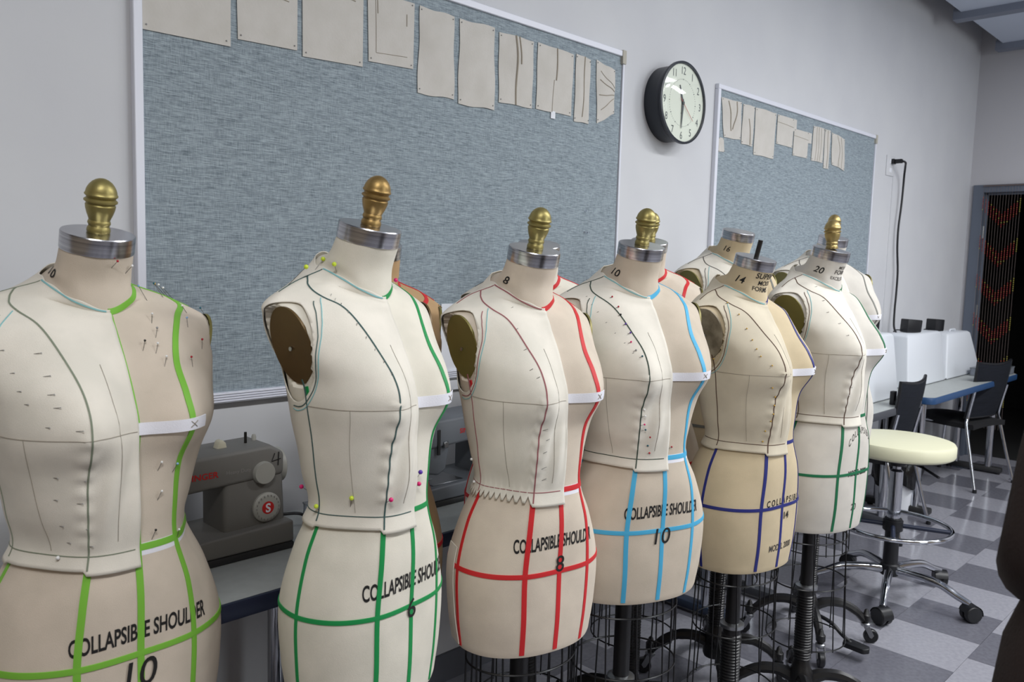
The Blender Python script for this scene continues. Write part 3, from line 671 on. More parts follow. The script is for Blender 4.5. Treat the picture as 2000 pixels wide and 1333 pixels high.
FORMS = {}
def dress_form(key, x, y, yaw, g, z0, sc, label, cm, tape, line, finial, plate='plate_o', drapem='drape', rot=20, fabric_r=True, hemv=0., capneck=True, pedal=True, back_only=False, side_line=True, htape=True, taper=.0105, drape=True, sh=.007, ft=1., notch=False):
    F = Form(g, z0, sc, sh); FORMS[key] = F
    t = thing('dress_form', label, 'dress form', (x, y, 0), yaw-PI/2, 'padded dress forms on stands'); F.t = t
    # ---- torso
    nu = 144; vv = np.concatenate([np.arange(hemv, 14.98, .1), [14.999]]); uu = np.arange(nu)*12/nu
    U_, V_ = np.meshgrid(uu, vv); P = S(F.C, U_, V_)
    # flat seat of each arm plate
    us, vs_ = np.meshgrid(np.linspace(1.6, 4.4, 90), np.linspace(7.6, 11.6, 90)); D = S(F.C, us, vs_).reshape(-1, 3); rho = F.arm_rho(D); D = D[rho < 1.0]
    A = np.stack([np.ones(len(D)), D[:, 1], D[:, 2]], 1); co = np.linalg.lstsq(A, D[:, 0], rcond=None)[0]; co[0] -= .0075*g
    rho = F.arm_rho(P); pl = co[0]+co[1]*P[..., 1]+co[2]*P[..., 2]; mask = (rho < 1.07) & (np.abs(P[..., 0]) > .1*g)
    P[..., 0] = np.where(mask, np.sign(P[..., 0])*np.minimum(np.abs(P[..., 0]), pl-.004), P[..., 0])
    vs = list(F.loc(P).reshape(-1, 3)); fs = grid_faces(nu, len(vv), True)
    # rounded lower edge and underside
    c0 = P[0].mean(0); r1 = (P[0]-c0)*.985+c0+np.array([0, 0, -.006]); r2_ = (P[0]-c0)*.94+c0+np.array([0, 0, -.009])
    b = len(vs); vs += list(F.loc(r1))+list(F.loc(r2_))
    for i in range(nu):
        j = (i+1) % nu; fs += [(i, j, b+j, b+i), (b+i, b+j, b+nu+j, b+nu+i)]
    fs.append(tuple(b+nu+i for i in range(nu))); n0 = (len(vv)-1)*nu; fs.append(tuple(n0+i for i in range(nu)))
    MB().add(vs, fs).build('torso', M[cm], t)
    # ---- arm plates
    for sgn in (1, -1):
        pv = []; nr, na = 7, 48
        for i in range(nr+1):
            for k in range(na):
                a = 2*PI*k/na; r_ = i/nr*1.0; yy = (AC[0]+AY*r_*math.cos(a))*g; zz = AC[1]+AZ*r_*math.sin(a)
                pv.append((sgn*(co[0]+co[1]*yy+co[2]*zz-.0016*(1-r_*r_)-(.0010 if i < nr else 0.0014)), yy, zz))
        pf = [(i*na+k, i*na+(k+1) % na, (i+1)*na+(k+1) % na, (i+1)*na+k) for i in range(nr) for k in range(na)]
        e = len(pv); pv += [(p_[0]-sgn*.005, p_[1], p_[2]) for p_ in pv[nr*na:]]
        pf += [(nr*na+k, nr*na+(k+1) % na, e+(k+1) % na, e+k) for k in range(na)]
        ap = MB().add(F.loc(np.array(pv)), pf).build('arm_plate', M[plate], t)
        hx = co[0]+co[1]*AC[0]*g+co[2]*AC[1]; c_ = F.loc(np.array([[sgn*(hx-.002), AC[0]*g-.002, AC[1]-.005]]))[0]
        MB().lathe([(.0022, 0), (.0036, .0), (.0036, .0016), (.0022, .0016)], 10, c_, Matrix.Rotation(rad(90), 3, 'Y')).build('rivet', M['zinc'], ap)
    # ---- neck cap and finial
    cc = F.loc(np.array([0, -.0062, .4500])); tilt = Matrix.Rotation(-NT, 4, 'X')
    cpo = obj('neck_cap', me_cap, t); mcap = Matrix.Translation(cc) @ tilt @ Matrix.Scale(sc, 4); cpo.matrix_local = mcap
    if finial == 'rod':
        q = MB().tube([(0, 0, .026), (0, 0, .074)], .0062, 12).build('rod', M['rod'], t); q.matrix_local = mcap
    elif finial:
        q = obj('finial', me_final[finial], t); q.matrix_local = mcap @ Matrix.Translation((0, 0, .0282)) @ Matrix.Rotation(NT*(1-ft), 4, 'X')
    # ---- stand
    hz = z0+sc*(S(F.C, np.array([0.]), np.array([float(hemv)]))[0, 2])-.008
    MB().tube([(0, -.012, hz+.01), (0, -.012, .43)], .0205, 16).build('pole', M['iron'], t)
    for me, nm in ((me_column, 'base_column'), (me_collar, 'collar')): obj(nm, me, t, (0, -.012, 0))
    for k in range(4):
        L = obj('base_leg', me_leg, t, (0, -.012, 0), (0, 0, rad(rot+90*k))); obj('caster', me_caster, L)
    if pedal: obj('foot_pedal', me_pedal, t, (0, -.012, 0), (0, 0, rad(rot+45)))
    # wire cage
    cage = MB()
    def rg(z):  # ring outline at height
        f_ = (hz-z)/.40; rx, ry = (.128*(1-f_)+.125*f_)*(.6+.4*g), (.098*(1-f_)+.120*f_)*(.6+.4*g)
        return rx, ry
    cg = bpy.data.objects.new('wire_cage', MB().tube([(rg(hz)[0]*math.cos(a_)*1.05, -.006+rg(hz)[1]*math.sin(a_)*1.05, hz-.002) for a_ in [2*PI*k/40 for k in range(40)]], .0022, 6, closed=True).mesh('wire_cage', M['wire'])); link(cg, t)
    for z in (hz-.045, hz-.19, hz-.38):
        rx, ry = rg(z); MB().tube([(rx*math.cos(2*PI*k/40), -.006+ry*math.sin(2*PI*k/40), z) for k in range(40)], .0022, 6, closed=True).build('cage_ring', M['wire'], cg)
    for k in range(11):
        a_ = 2*PI*(k+.3)/11; p_ = []
        for z in (hz-.002, hz-.19, hz-.385): rx, ry = rg(z); p_.append((rx*math.cos(a_)*1.0, -.006+ry*math.sin(a_), z))
        MB().tube(p_, .0021, 6).build('cage_wire', M['wire'], cg)
    # ---- style tapes
    tm_ = 'tape_'+tape; o = .0006
    if tape:
        ribbon(F, [(0, 13), (0, 11), (0, 9), (0, 7), (0, 5.5), (0, 4), (0, 2), (0, hemv)], taper, o, 'centre_front_tape', tm_, t)
        PR = [(3, 12), (2.25, 11.6), (1.5, 11), (1.12, 10), (.9, 9), (.92, 8), (1, 7), (1, 6), (1, 5), (1, 4), (1, 3), (1, 2), (1, 1), (1, hemv)]
        ribbon(F, PR, taper*.95, o, 'princess_tape', tm_, t)
        ribbon(F, [(-1, 4.2), (-1, 3), (-1, 2), (-1, 1), (-1, hemv)], taper, o, 'princess_tape', tm_, t)
        for sg in (-3, 3): ribbon(F, [(sg, 4.2), (sg, 3), (sg, 2), (sg, 1), (sg, hemv)], taper*.8, o, 'side_seam_tape', tm_, t)
        ribbon(F, [(3, 11.4), (3, 12.2), (3, 13)], taper*.7, o, 'shoulder_tape', tm_, t)
        ribbon(F, [(k*.5, 13) for k in range(0, 13)], taper*.95, o, 'neckline_tape', tm_, t)
        ribbon(F, [(k*.5, 4) for k in range(0, 13)], taper, o, 'waist_tape', tm_, t)
        if htape: ribbon(F, [(k*.5, 2) for k in range(0, 25)], taper*.9, o+.0003, 'hip_tape', tm_, t)
    ribbon(F, [(-.1, 7.0), (.35, 7.02), (.7, 7.05), (1, 7.08), (1.32, 7.1)], .0185, .0022, 'bust_tape', 'twill', t, wfun=lambda k: 1)
    # cross mark over the bust point
    p0 = F.W(np.array([1.0]), np.array([7.08]), np.array([.0035]))[0]; p1 = F.W(np.array([1.12]), np.array([7.2]), np.array([.0036]))[0]
    for (ua, va, ub, vb) in ((.93, 7.0, 1.07, 7.17), (.93, 7.17, 1.07, 7.0)):
        ribbon(F, [(ua, va), (ub, vb)], .0009, .0038, 'cross_mark', 'pencil', t, thick=.0004)
    # ---- pinned muslin bodice on the wearer's right
    if drape:
        u1, u0 = -6., (.02 if key == 'f1' else .085)
        nuD, nvD = 84, 132
        ua = np.linspace(u1, u0, nuD); va = np.linspace(0, 1, nvD)
        UU = np.tile(ua, (nvD, 1)); au = np.abs(ua)
        hem = np.where(au < 1.03, 3.60, np.where(au < 3.02, 3.69, 3.64))
        if notch: hem = hem+np.where((au > 1.05) & (np.arange(nuD) % 3 == 0), .20, 0.)
        VV = hem[None, :]+(13.12+.05*np.sin(au*5+F.seed[5])-hem)[None, :]*va[:, None]
        UU, VV = UU.copy(), VV.copy(); 
        def rho_uv(u_, v_): p_ = S(F.C, u_, v_); return F.hole_rho(p_), p_[..., 0]
        R0_, PX = rho_uv(UU, VV); sel = PX < -.09*g
        inside = (sel & (R0_ < 1.)).reshape(-1)
        keep = [f_ for f_ in grid_faces(nuD, nvD) if not all(inside[i] for i in f_)]
        used = np.zeros(nuD*nvD, bool)
        for f_ in keep:
            for i in f_: used[i] = True
        mv = (used & inside).reshape(UU.shape)       # edge vertices slide onto the armhole ellipse
        mu, mvv = UU[mv], VV[mv]
        for it in range(6):
            e_ = .01; r0, _ = rho_uv(mu, mvv); gu_ = (rho_uv(mu+e_, mvv)[0]-r0)/e_; gv_ = (rho_uv(mu, mvv+e_)[0]-r0)/e_
            st = np.clip((1.-r0)/(gu_**2+gv_**2+1e-9), -.5, .5); mu = mu+np.clip(st*gu_, -.2, .2); mvv = mvv+np.clip(st*gv_, -.2, .2)
        UU[mv], VV[mv] = mu, mvv
        off = F.doff(UU, VV); Q = S(F.C, UU, VV)+SN(F.C, UU, VV)*off[..., None]
        vs = F.loc(Q).reshape(-1, 3)
        d = MB().add(vs, keep).build('muslin_bodice', M[drapem], t)
        so = d.modifiers.new('thickness', 'SOLIDIFY'); so.thickness = .0014; so.offset = 0
        L_ = 'line_'+line; dr = dict(drape=True, thick=.0005)
        PRr = [(-1, 3.7), (-1, 4), (-1, 5), (-1, 6), (-1, 7), (-.95, 8), (-.95, 9), (-1.08, 10), (-1.32, 11), (-1.75, 11.75), (-2.35, 12.2), (-3, 12.45)]
        ribbon(F, PRr, .0026, .0012, 'princess_seam', L_, d, **dr)
        ribbon(F, [(-.08, 4), (-.5, 4), (-1, 4), (-2, 4), (-3, 4), (-4, 4)], .0016, .0011, 'waist_line', L_, d, **dr)
        ribbon(F, [(-.02, 6.95), (-1, 7), (-2, 7.0), (-3, 7.0)], .0009, .0011, 'bust_line', 'pencil', d, **dr)
        ribbon(F, [(-3, 3.8), (-3, 5), (-3, 6.5), (-3, 7.9)], .0022, .0012, 'side_seam', L_, d, **dr)
        ribbon(F, [(-.1, 13), (-1, 13), (-2, 13), (-3, 13)], .0024, .0012, 'neck_line', 'line_aqua' if line != 'rose' else L_, d, **dr)
        ribbon(F, [(-3, 11.55), (-3, 12.2), (-3, 12.95)], .002, .0012, 'shoulder_seam', L_, d, **dr)
        ribbon(F, [(-.45, 4.3), (-.48, 6.5), (-.46, 9)], .0007, .0011, 'grain_line', 'pencil', d, **dr)
        ribbon(F, [(-1.75, 4.1), (-1.85, 5.5), (-1.9, 7.0)], .0007, .0011, 'grain_line', 'pencil', d, **dr)
        # armhole stitching line on the cloth
        for kk, mm in ((1.10, L_), (1.17, 'line_aqua')):
            path = []
            gu, gv = np.meshgrid(np.linspace(-4.9, -1.2, 120), np.linspace(6.6, 12.0, 120)); GP = S(F.C, gu, gv)
            for k in range(26):
                a_ = rad(-100+k*6.6); ty = (HC[0]+HY*kk*math.cos(a_))*g; tz = HC[1]+HZ*kk*math.sin(a_)
                dd = (GP[..., 1]-ty)**2+(GP[..., 2]-tz)**2+(GP[..., 0] > -.09*g)*1.
                i_ = np.unravel_index(np.argmin(dd), dd.shape); path.append((gu[i_], gv[i_]))
            path = [path[0]]+[tuple((np.array(path[i-1])+np.array(path[i])+np.array(path[i+1]))/3) for i in range(1, len(path)-1)]+[path[-1]]
            ribbon(F, path, .0016, .0012, 'armhole_line', mm, d, **dr)
        F.d = d
    return F

for k, c in dict(c_beige=(210, 197, 181), c_white=(226, 220, 206), c_tan=(216, 203, 186), c_beige2=(206, 193, 176), c_aged=(206, 189, 158), c_pale=(208, 203, 194), c_dtan=(190, 158, 118)).items():
    M[k] = canvas(k.replace('c_', 'canvas_'), c)

f1 = dress_form('f1', .463, 1.373, -1.534, 1.078, 1.001, 1.0, 'nearest dress form at left edge, beige with lime green style tape', 'c_beige', 'lime', 'sage', 'brass', rot=10, sh=.015)
f2 = dress_form('f2', .830, 1.164, -1.415, .887, 1.028, 1.0, 'palest dress form with emerald green tape and round coloured pinheads, second in front row', 'c_white', 'green', 'teal', 'bronze', 'plate_b', rot=35, taper=.0085, sh=.014)
f3 = dress_form('f3', 1.229, 1.153, -1.756, .954, 1.001, 1.0, 'beige dress form with red tape printed number 8, third in the front row', 'c_tan', 'red', 'rose', 'brass', rot=0, notch=True)
f4 = dress_form('f4', 1.575, 1.137, -1.926, 1.085, 1.021, 1.0, 'beige dress form with sky blue tape printed number 10, fourth in front row', 'c_beige2', 'sky', 'dkgreen', 'brass', rot=30)
f5 = dress_form('f5', 2.056, 1.104, -1.675, .996, .989, 1.03, 'yellowed dress form with navy tape and bare rod instead of a finial, stencilled 14', 'c_aged', 'navy', 'brown', 'rod', 'plate_w', 'drape_y', rot=15, taper=.009)
f6 = dress_form('f6', 2.490, 1.086, -1.690, .997, 1.015, 1.05, 'pale dress form with dark green tape stencilled 20, last of the front row beside stool', 'c_pale', 'dgreen', 'brown', 'gold', rot=40, taper=.0085, ft=-.1)
b1 = dress_form('b1', 1.020, 1.41, -1.92, .90, 1.005, 1.0, 'tan dress form with red tape behind the palest form, head hidden', 'c_dtan', 'red', 'charcoal', None, rot=60, pedal=False, drape=False)
b2 = dress_form('b2', 1.529, 1.42, -2.182, 1.0, 1.020, 1.0, 'cream dress form with red tape standing behind the red number 8 form', 'c_white', 'red', 'charcoal', None, rot=50, pedal=False)
b3 = dress_form('b3', 2.005, 1.42, -2.234, 1.05, 1.045, 1.0, 'dress form almost hidden behind the sky blue taped form, brass finial peeking out', 'c_tan', 'red', 'charcoal', 'brass', rot=70, pedal=False)
b4 = dress_form('b4', 2.500, 1.41, -1.87, 1.1, 1.096, 1.0, 'dress form stencilled 16 on its neck, no finial, in back row near wall', 'c_aged', 'grey', 'charcoal', None, rot=55, pedal=False)
b5 = dress_form('b5', 3.060, 1.33, -2.059, 1.15, 1.098, 1.0, 'pale dress form with grey seam lines and brass finial behind the number 20 form', 'c_pale', 'grey', 'charcoal', 'gold', rot=65, htape=False, taper=.006, ft=-.1)

# ---- prints on the hips and necks
def arc_s(F, u, v):
    us = np.linspace(0, u, 60); r_ = S(F.C, us, np.full(60, v)); return math.copysign(float(np.sum(np.linalg.norm(np.diff(r_, axis=0), axis=1))), u)
for F, ua, ub, zb in ((f1, -1.16, 1.36, -.140), (f2, -1.40, 1.50, -.130), (f3, -1.36, 1.2, -.113), (f4, -1.12, 1.24, -.130)):
    a_, b_ = arc_s(F, ua, 2.4), arc_s(F, ub, 2.4)
    print_text(F, 'COLLAPSIBLE SHOULDER', zb, .0375, 'ink', F.t, width=b_-a_, bold=.022, arc=.004, s0=(a_+b_)/2)
print_text(f1, '10', -.217, .062, 'ink', f1.t, 'size_number', xs=.95, shear=.15, bold=.004, lift=.0019)
print_text(f2, '6', -.185, .048, 'ink', f2.t, 'size_number', xs=.95, bold=.004, lift=.0019)
print_text(f3, '8', -.165, .048, 'ink', f3.t, 'size_number', xs=.95, bold=.004, lift=.0019)
print_text(f4, '10', -.195, .052, 'ink', f4.t, 'size_number', xs=1.0, shear=.1, bold=.004, lift=.0019)
print_text(f5, 'C O L L A P S I B L E', -.158, .024, 'ink', f5.t, width=.155, arc=.002, bold=.02, s0=.012)
print_text(f5, '14', -.200, .026, 'ink', f5.t, 'size_number', bold=.02, s0=.019, lift=.0019)
print_text(f5, 'MODEL 2000', -.282, .024, 'ink_f', f5.t, width=.098, bold=.015, s0=.006)
print_text(f6, 'C O L L A P S I B L E', -.050, .026, 'ink_f', f6.t, width=.125, arc=.036, bold=.012, s0=.012)
print_text(f6, 'MODEL 2000', -.172, .024, 'ink', f6.t, width=.098, bold=.02, s0=.008)
print_text(f6, '20', -.275, .028, 'ink_f', f6.t, 'size_number', bold=.008)
print_text(f2, 'SIZE', .098, .030, 'pencil', f2.d, 'pencil_note', s0=-.118, lift=.0016, drape=True)
print_text(f2, '06', .070, .028, 'pencil', f2.d, 'pencil_note', s0=-.120, lift=.0016, drape=True)
print_text(f3, '# 8', .030, .022, 'pencil', f3.d, 'pencil_note', s0=-.105, lift=.0016, drape=True)
for F_, tp in ((f2, 'tape_green'), (f3, 'tape_red')):
    ribbon(F_, [(-3, 7.62), (-3, 7.4), (-3, 7.0)], .008, .0012, 'underarm_tape', tp, F_.t)
for F, s, u0, v0, sz in ((f1, '10', -3.25, 13.75, .036), (f3, '8', -2.6, 13.9, .034), (f4, '10', -2.6, 13.9, .034), (f5, '14', -2.3, 14.25, .030), (f6, '20', -2.15, 14.2, .030), (b4, '16', -1.9, 14.3, .028)):
    print_text(F, s, -.012, sz, 'ink', F.t, 'neck_number', xs=.9, shear=.1, bold=.012, neck=(u0, v0))
for s, dv, sz, u0 in (('SUPERIOR', .006, .021, -1.0), ('MODEL', -.012, .017, -.6), ('FORMS', -.028, .016, -.95)):
    print_text(f5, s, dv, sz, 'ink', f5.t, 'neck_print', bold=.012, center=False, neck=(u0, 14.4))
for s, dv, sz, u0 in (('MODEL', .010, .013, -.35), ('FORM', -.006, .018, -.55), ('EXCELSIOR', -.022, .012, -.8)):
    print_text(f6, s, dv, sz, 'ink_f', f6.t, 'neck_print', bold=.012, center=False, neck=(u0, 14.25))
for F_ in (f1, f3, f4):
    ribbon(F_, [(0, 3.95), (.6, 3.95), (1.2, 3.95), (1.9, 3.96)], .019, .0001, 'waist_underlay', 'twill', F_.t, thick=.0004)
ribbon(f3, [(-3.42, 2.4), (-3.40, 1.6), (-3.36, .8), (-3.32, .02)], .045, .0015, 'loose_flap', 'drape', f3.t, thick=.0012)

# ---- pins, placed where the photograph shows them (u, v on each form)
r_ = random.Random(3)
for u, v, m in [(.08, 14.5, 'red'), (.8, 14.2, 'white'), (.36, 9.3, 'black'), (.56, 9.2, 'white'), (.64, 9.65, 'steel'), (.64, 8.8, 'white'), (.68, 10.25, 'white'), (1.64, 10.75, 'white'), (1.36, 9.85, 'blue'), (1.6, 9.15, 'red'), (1.24, 8.7, 'red'), (1.12, 11.75, 'blue'), (2.08, 11.85, 'teal'), (2.5, 11.8, 'white'), (2.9, 11.7, 'white'), (2.75, 11.9, 'amber'), (2.32, 10.5, 'teal'), (.48, 5.75, 'white'), (.84, 5.65, 'blue'), (.48, 5.05, 'white'), (.32, 4.05, 'black'), (1.0, 3.85, 'white')]:
    up_ = v > 11.5 and v < 13
    pin(f1, u, v, m, f1.t, L=.030 if up_ else .020, out=.012 if up_ else .006, ang=96 if up_ else 75, r=.0020)
for u, v in [(-1.48, 9.35), (-1.52, 8.75), (-1.6, 8.25), (-1.6, 7.9), (-1.4, 7.25), (-1.36, 5.95), (-1.4, 5.4), (-1.36, 4.75), (-1.28, 4.25)]:
    pin(f1, u+.1, v, 'steel', f1.t, L=.020, out=.002, ang=4, r=.0009, drape=True); pin(f1, u-.25, v+.1, 'steel', f1.t, L=.016, out=.002, ang=4, r=.0009, drape=True)
pin(f1, -1.56, 3.9, 'white', f1.t, L=.004, out=.004, r=.003, drape=True)
for u, v, m, L, a in [(-3.48, 11.75, 'lime', .05, 82), (-3.3, 12.7, 'lime', .03, 80), (-2.3, 13.3, 'lime', .012, 80), (1.3, 12.6, 'pink', .010, 60), (.0, 4.45, 'pink', .02, 60), (.06, 4.6, 'purple', .03, 70), (-1.05, 4.35, 'pink', .015, 45), (-1.92, 4.15, 'lime', .025, 75), (-3.0, 4.0, 'lime', .012, 80), (-4.3, 4.3, 'pink', .012, 80)]:
    pin(f2, u, v, m, f2.t, L=L, out=.010, ang=a, r=.0040, drape=u < 0)
for k in range(9): pin(f2, -1.02-.03*k, 8.0+.38*k, 'steel', f2.t, L=.010, out=.0015, ang=70, r=.0007, drape=True)
for u, v in [(-1.16, 6.1), (-1.08, 5.7), (-1.12, 5.3), (-1.08, 4.8), (-1.04, 4.35), (-1.16, 11.0), (-1.32, 9.6), (-1.36, 8.9), (-1.48, 8.15), (-1.4, 7.85)]:
    pin(f3, u+.16, v, 'steel', f3.t, L=.016, out=.0015, ang=30, r=.0008, drape=True)
for u, v in [(-3.6, 4.7), (-3.5, 3.9)]: pin(f3, u, v, 'white', f3.t, L=.004, out=.003, r=.0030, drape=True)
for i_, (u, v) in enumerate([(-1.2, 10.85), (-1.16, 9.95), (-1.2, 9.6), (-1.2, 9.25), (-1.2, 8.9), (-1.32, 8.5), (-1.32, 8.15), (-1.24, 7.9), (-1.12, 5.85), (-1.08, 5.6), (-1.08, 5.3), (-1.04, 5.1), (-.88, 4.8), (-.92, 4.45), (-.84, 4.15), (.04, 4.3)]):
    pin(f4, u+.05, v, ('red', 'red', 'black', 'purple', 'purple', 'pink', 'steel', 'teal', 'white', 'white', 'pink', 'teal', 'red', 'teal', 'red', 'red')[i_], f4.t, L=.013, out=.003, ang=25, r=.0022, drape=u < 0)
for k in range(8): pin(f4, -1.75+.06*k, 11.0-.42*k, 'steel', f4.t, L=.012, out=.001, ang=25, r=.0007, drape=True)
for u, v in [(-1.56, 11.05), (-1.48, 9.9), (-1.52, 9.25), (-1.6, 8.7), (-1.68, 8.25), (-1.68, 7.9), (-1.48, 7.45), (-1.4, 6.5), (-1.2, 6.1), (-1.16, 5.7), (-1.16, 5.35), (-1.2, 5.05), (-1.32, 4.6), (-1.36, 4.1), (-3.24, 7.75), (-3.1, 7.6)]:
    pin(f5, u+.03, v, 'amber', f5.t, L=.010, out=.003, ang=20, r=.0020, drape=True)
for u, v in [(-1.16, 11.5), (-1.32, 9.9), (-1.44, 9.3), (-1.36, 8.7), (-1.4, 8.05), (-1.2, 5.9), (-1.08, 5.45), (-1.16, 5.1), (-1.2, 4.65)]:
    pin(f6, u, v, 'black' if v > 8 else 'white', f6.t, L=.014, out=.002, ang=8, r=.0011, drape=True)

# ================================================================== TABLES
def table(x0, x1, y0, y1, z, edge, label, th=.042, legs=True, foot='navyedge'):
    t = thing('work_table', label, 'table', ((x0+x1)/2, (y0+y1)/2, 0))
    hx, hy = (x1-x0)/2, (y1-y0)/2; r_ = .05
    def rr(hx, hy, r_):
        p_ = []
        for sx, sy, a0 in ((1, 1, 0), (-1, 1, 90), (-1, -1, 180), (1, -1, 270)):
            for k in range(5): a_ = rad(a0+k*22.5); p_.append((sx*(hx-r_)+r_*math.cos(a_), sy*(hy-r_)+r_*math.sin(a_)))
        return p_
    MB().prism(rr(hx, hy, r_), z-th, z-.001, 'z').build('edge_band', M[edge], t, bevel=.006)
    MB().prism(rr(hx-.006, hy-.006, r_), z-.004, z, 'z').build('table_top', M['top'], t)
    if legs:
        for s_ in (-1, 1):
            lx = s_*(hx-.16)
            for yy in (-.1, .12):
                MB().tube([(lx, yy, z-th), (lx, yy, .04)], .024, 14).build('leg', M['chrome'], t)
            q = MB().box(lx-.03, lx+.03, -hy+.02, hy-.02, .012, .05); q.build('foot', M[foot], t, bevel=.01)
            box('leg_bracket', (lx-.03, lx+.03, -hy+.08, hy-.08, z-th-.02, z-th), M['black'], t)
            for yy in (-hy+.05, hy-.05): MB().lathe([(.018, 0), (.018, .012), (.01, .014)], 10, (lx, yy, 0)).build('foot_glide', M['black'], t)
    return t
table(-1.0, 1.235, 1.553, 2.035, .73, 'navyedge', 'grey topped sewing table with navy edge behind the two nearest forms')
table(1.255, 3.10, 1.60, 2.035, .73, 'navyedge', 'grey topped sewing table behind the middle of the form row', foot='bluefoot')
table(3.12, 4.96, 1.567, 2.035, .73, 'greyedge', 'grey edged desk against the wall behind the cream stool', foot='greyedge')
table(5.02, 6.86, 1.535, 1.96, .735, 'blueedge', 'far table with bright blue edge beside the doorway', foot='machdark')

# ================================================================== SEWING MACHINES
def sewing_machine(x, y, z, label, body, number=True):
    """front faces -y, needle head at the left; origin at the right front foot corner"""
    t = thing('sewing_machine', label, 'sewing machine', (x, y, z))
    b = M[body]
    # free arm bed, base with dark foot
    box('base_foot', (-.392, .0, .0, .175, 0, .018), M['machdark'], t, bevel=.004)
    MB().prism([(-.392, .018), (0, .018), (-.002, .072), (-.392, .058)], .0, .175).build('base', b, t, bevel=.006, seg=3)
    box('bed_plate', (-.36, -.175, .02, .15, .060, .0635), M['zinc'], t, bevel=.001, seg=1)
    # column, arm and head
    MB().prism([(-.168, .05), (-.008, .05), (-.016, .24), (-.168, .24)], .028, .150).build('column', b, t, bevel=.012, seg=3)
    q = MB().prism([(-.385, .168), (-.016, .185), (-.014, .240), (-.05, .262), (-.36, .252), (-.388, .235)], .022, .155)
    q.build('arm', b, t, bevel=.010, seg=3)
    MB().prism([(-.388, .098), (-.33, .085), (-.302, .10), (-.285, .185), (-.285, .245), (-.388, .24)], .03, .145).build('needle_head', b, t, bevel=.008, seg=3)
    box('tension_slot', (-.345, -.335, .018, .024, .15, .225), M['machdark'], t, bevel=.001, seg=1)
    box('thread_guide', (-.322, -.305, .016, .03, .168, .188), M['zinc'], t, bevel=.002, seg=1)
    MB().tube([(-.335, .09, .1), (-.335, .09, .064)], .004, 8).build('needle_bar', M['chrome'], t)
    MB().box(-.347, -.323, .07, .11, .064, .068).build('presser_foot', M['zinc'], t)
    RXm = Matrix.Rotation(rad(90), 3, 'X')
    def dial(nm, cx_, cz_, r_, h_, parent=t, m='dial'): return MB().lathe([(r_, -.006), (r_, h_*.55), (r_*.93, h_), (.001, h_)], 32, (cx_, .022, cz_), RXm).build(nm, M[m], parent)
    dial('length_dial', -.072, .198, .0275, .012)
    dp = MB().lathe([(.036, -.006), (.036, .006), (.033, .009), (.0255, .011), (.001, .011)], 40, (-.062, .028, .110), RXm).build('pattern_dial', M['dial'], t)
    # red disc with white s mark and ring of stitch marks
    MB().lathe([(.0155, .009), (.0155, .0118), (.001, .0119)], 28, (-.062, .028, .110), RXm).build('dial_emblem', M['redprint'], dp)
    v, f = text2d('S', .030, .03); w_ = v[:, 0].max(); MB().add([(x_-w_/2-.062, .0158, z_+.0995) for x_, z_ in v], f).build('emblem_letter', M['white'], dp)
    q = MB()
    for k in range(20):
        a_ = 2*PI*k/20; q.box(-.062+.029*math.cos(a_)-.0008, -.062+.029*math.cos(a_)+.0008, .0155, .019, .11+.029*math.sin(a_)-.0022, .11+.029*math.sin(a_)+.0022)
    q.build('stitch_marks', M['greyprint'], dp)
    MB().lathe([(.040, 0), (.044, .004), (.044, .018), (.038, .022), (.001, .022)], 30, (-.014, .085, .195), Matrix.Rotation(rad(90), 3, 'Y')).build('handwheel', M['dial'], t)
    MB().tube([(-.085, .085, .24), (-.085, .085, .288)], .0035, 8).lathe([(.014, .2495), (.016, .2515), (.012, .256), (.004, .258)], 14, (-.085, .085, 0)).build('spool_pin', M['rod'], t)
    MB().lathe([(.005, .25), (.006, .27), (.004, .276), (.001, .277)], 10, (-.055, .10, 0)).build('bobbin_winder', M['dial'], t)
    MB().prism([(-.165, .248), (-.135, .25), (-.139, .270), (-.147, .278), (-.156, .275)], .075, .10).build('thread_guide', M['ivory'], t, bevel=.003)
    for cx_ in (-.2, -.1): MB().lathe([(.017, .2520), (.013, .2555), (.001, .256)], 16, (cx_, .055, 0)).build('thread_guide', b, t)
    box('carry_slot', (-.13, -.10, .07, .11, .2535, .258), M['machdark'], t)
    v, f = text2d('SINGER', .020, .02); MB().add([(x_*1.1-.258, .0212, z_+.205) for x_, z_ in v], f).build('maker_name', M['redprint'], t)
    v, f = text2d('Heavy Duty', .013); MB().add([(x_-.165, .0212, z_+.207) for x_, z_ in v], f).build('model_name', M['greyprint'], t)
    if number:
        q = MB(); q.tube([(-.042, .0205, .241), (-.050, .0205, .222), (-.026, .0205, .226)], .0011, 5); q.tube([(-.031, .0205, .243), (-.033, .0205, .210)], .0012, 5); q.build('inked_number', M['ink'], t)
    MB().tube(smooth([(-.0, .12, .05), (.03, .10, .055), (.07, .09, .05), (.12, .10, .02), (.2, .12, .006), (.3, .15, .006)]), .0042, 7).build('cable', M['black'], t)
    return t
sewing_machine(1.036, 1.758, .73, 'grey sewing machine inked number 4 with red dial between the two nearest forms', 'mach')
sewing_machine(1.875, 1.78, .73, 'grey sewing machine seen between the palest and red taped forms', 'mach2', False)
t = thing('thread_box', 'small clear plastic box of notions beside the number 4 sewing machine', 'box', (1.19, 1.85, .73))
MB().box(-.05, .05, -.04, .04, 0, .004).box(-.05, -.047, -.04, .04, .004, .06).box(.047, .05, -.04, .04, .004, .06).box(-.047, .047, -.04, -.037, .004, .06).box(-.047, .047, .037, .04, .004, .06).build('tray', M['clear'], t)
box('lid', (-.052, .052, -.042, .042, .06, .066), M['clear'], t, bevel=.002)

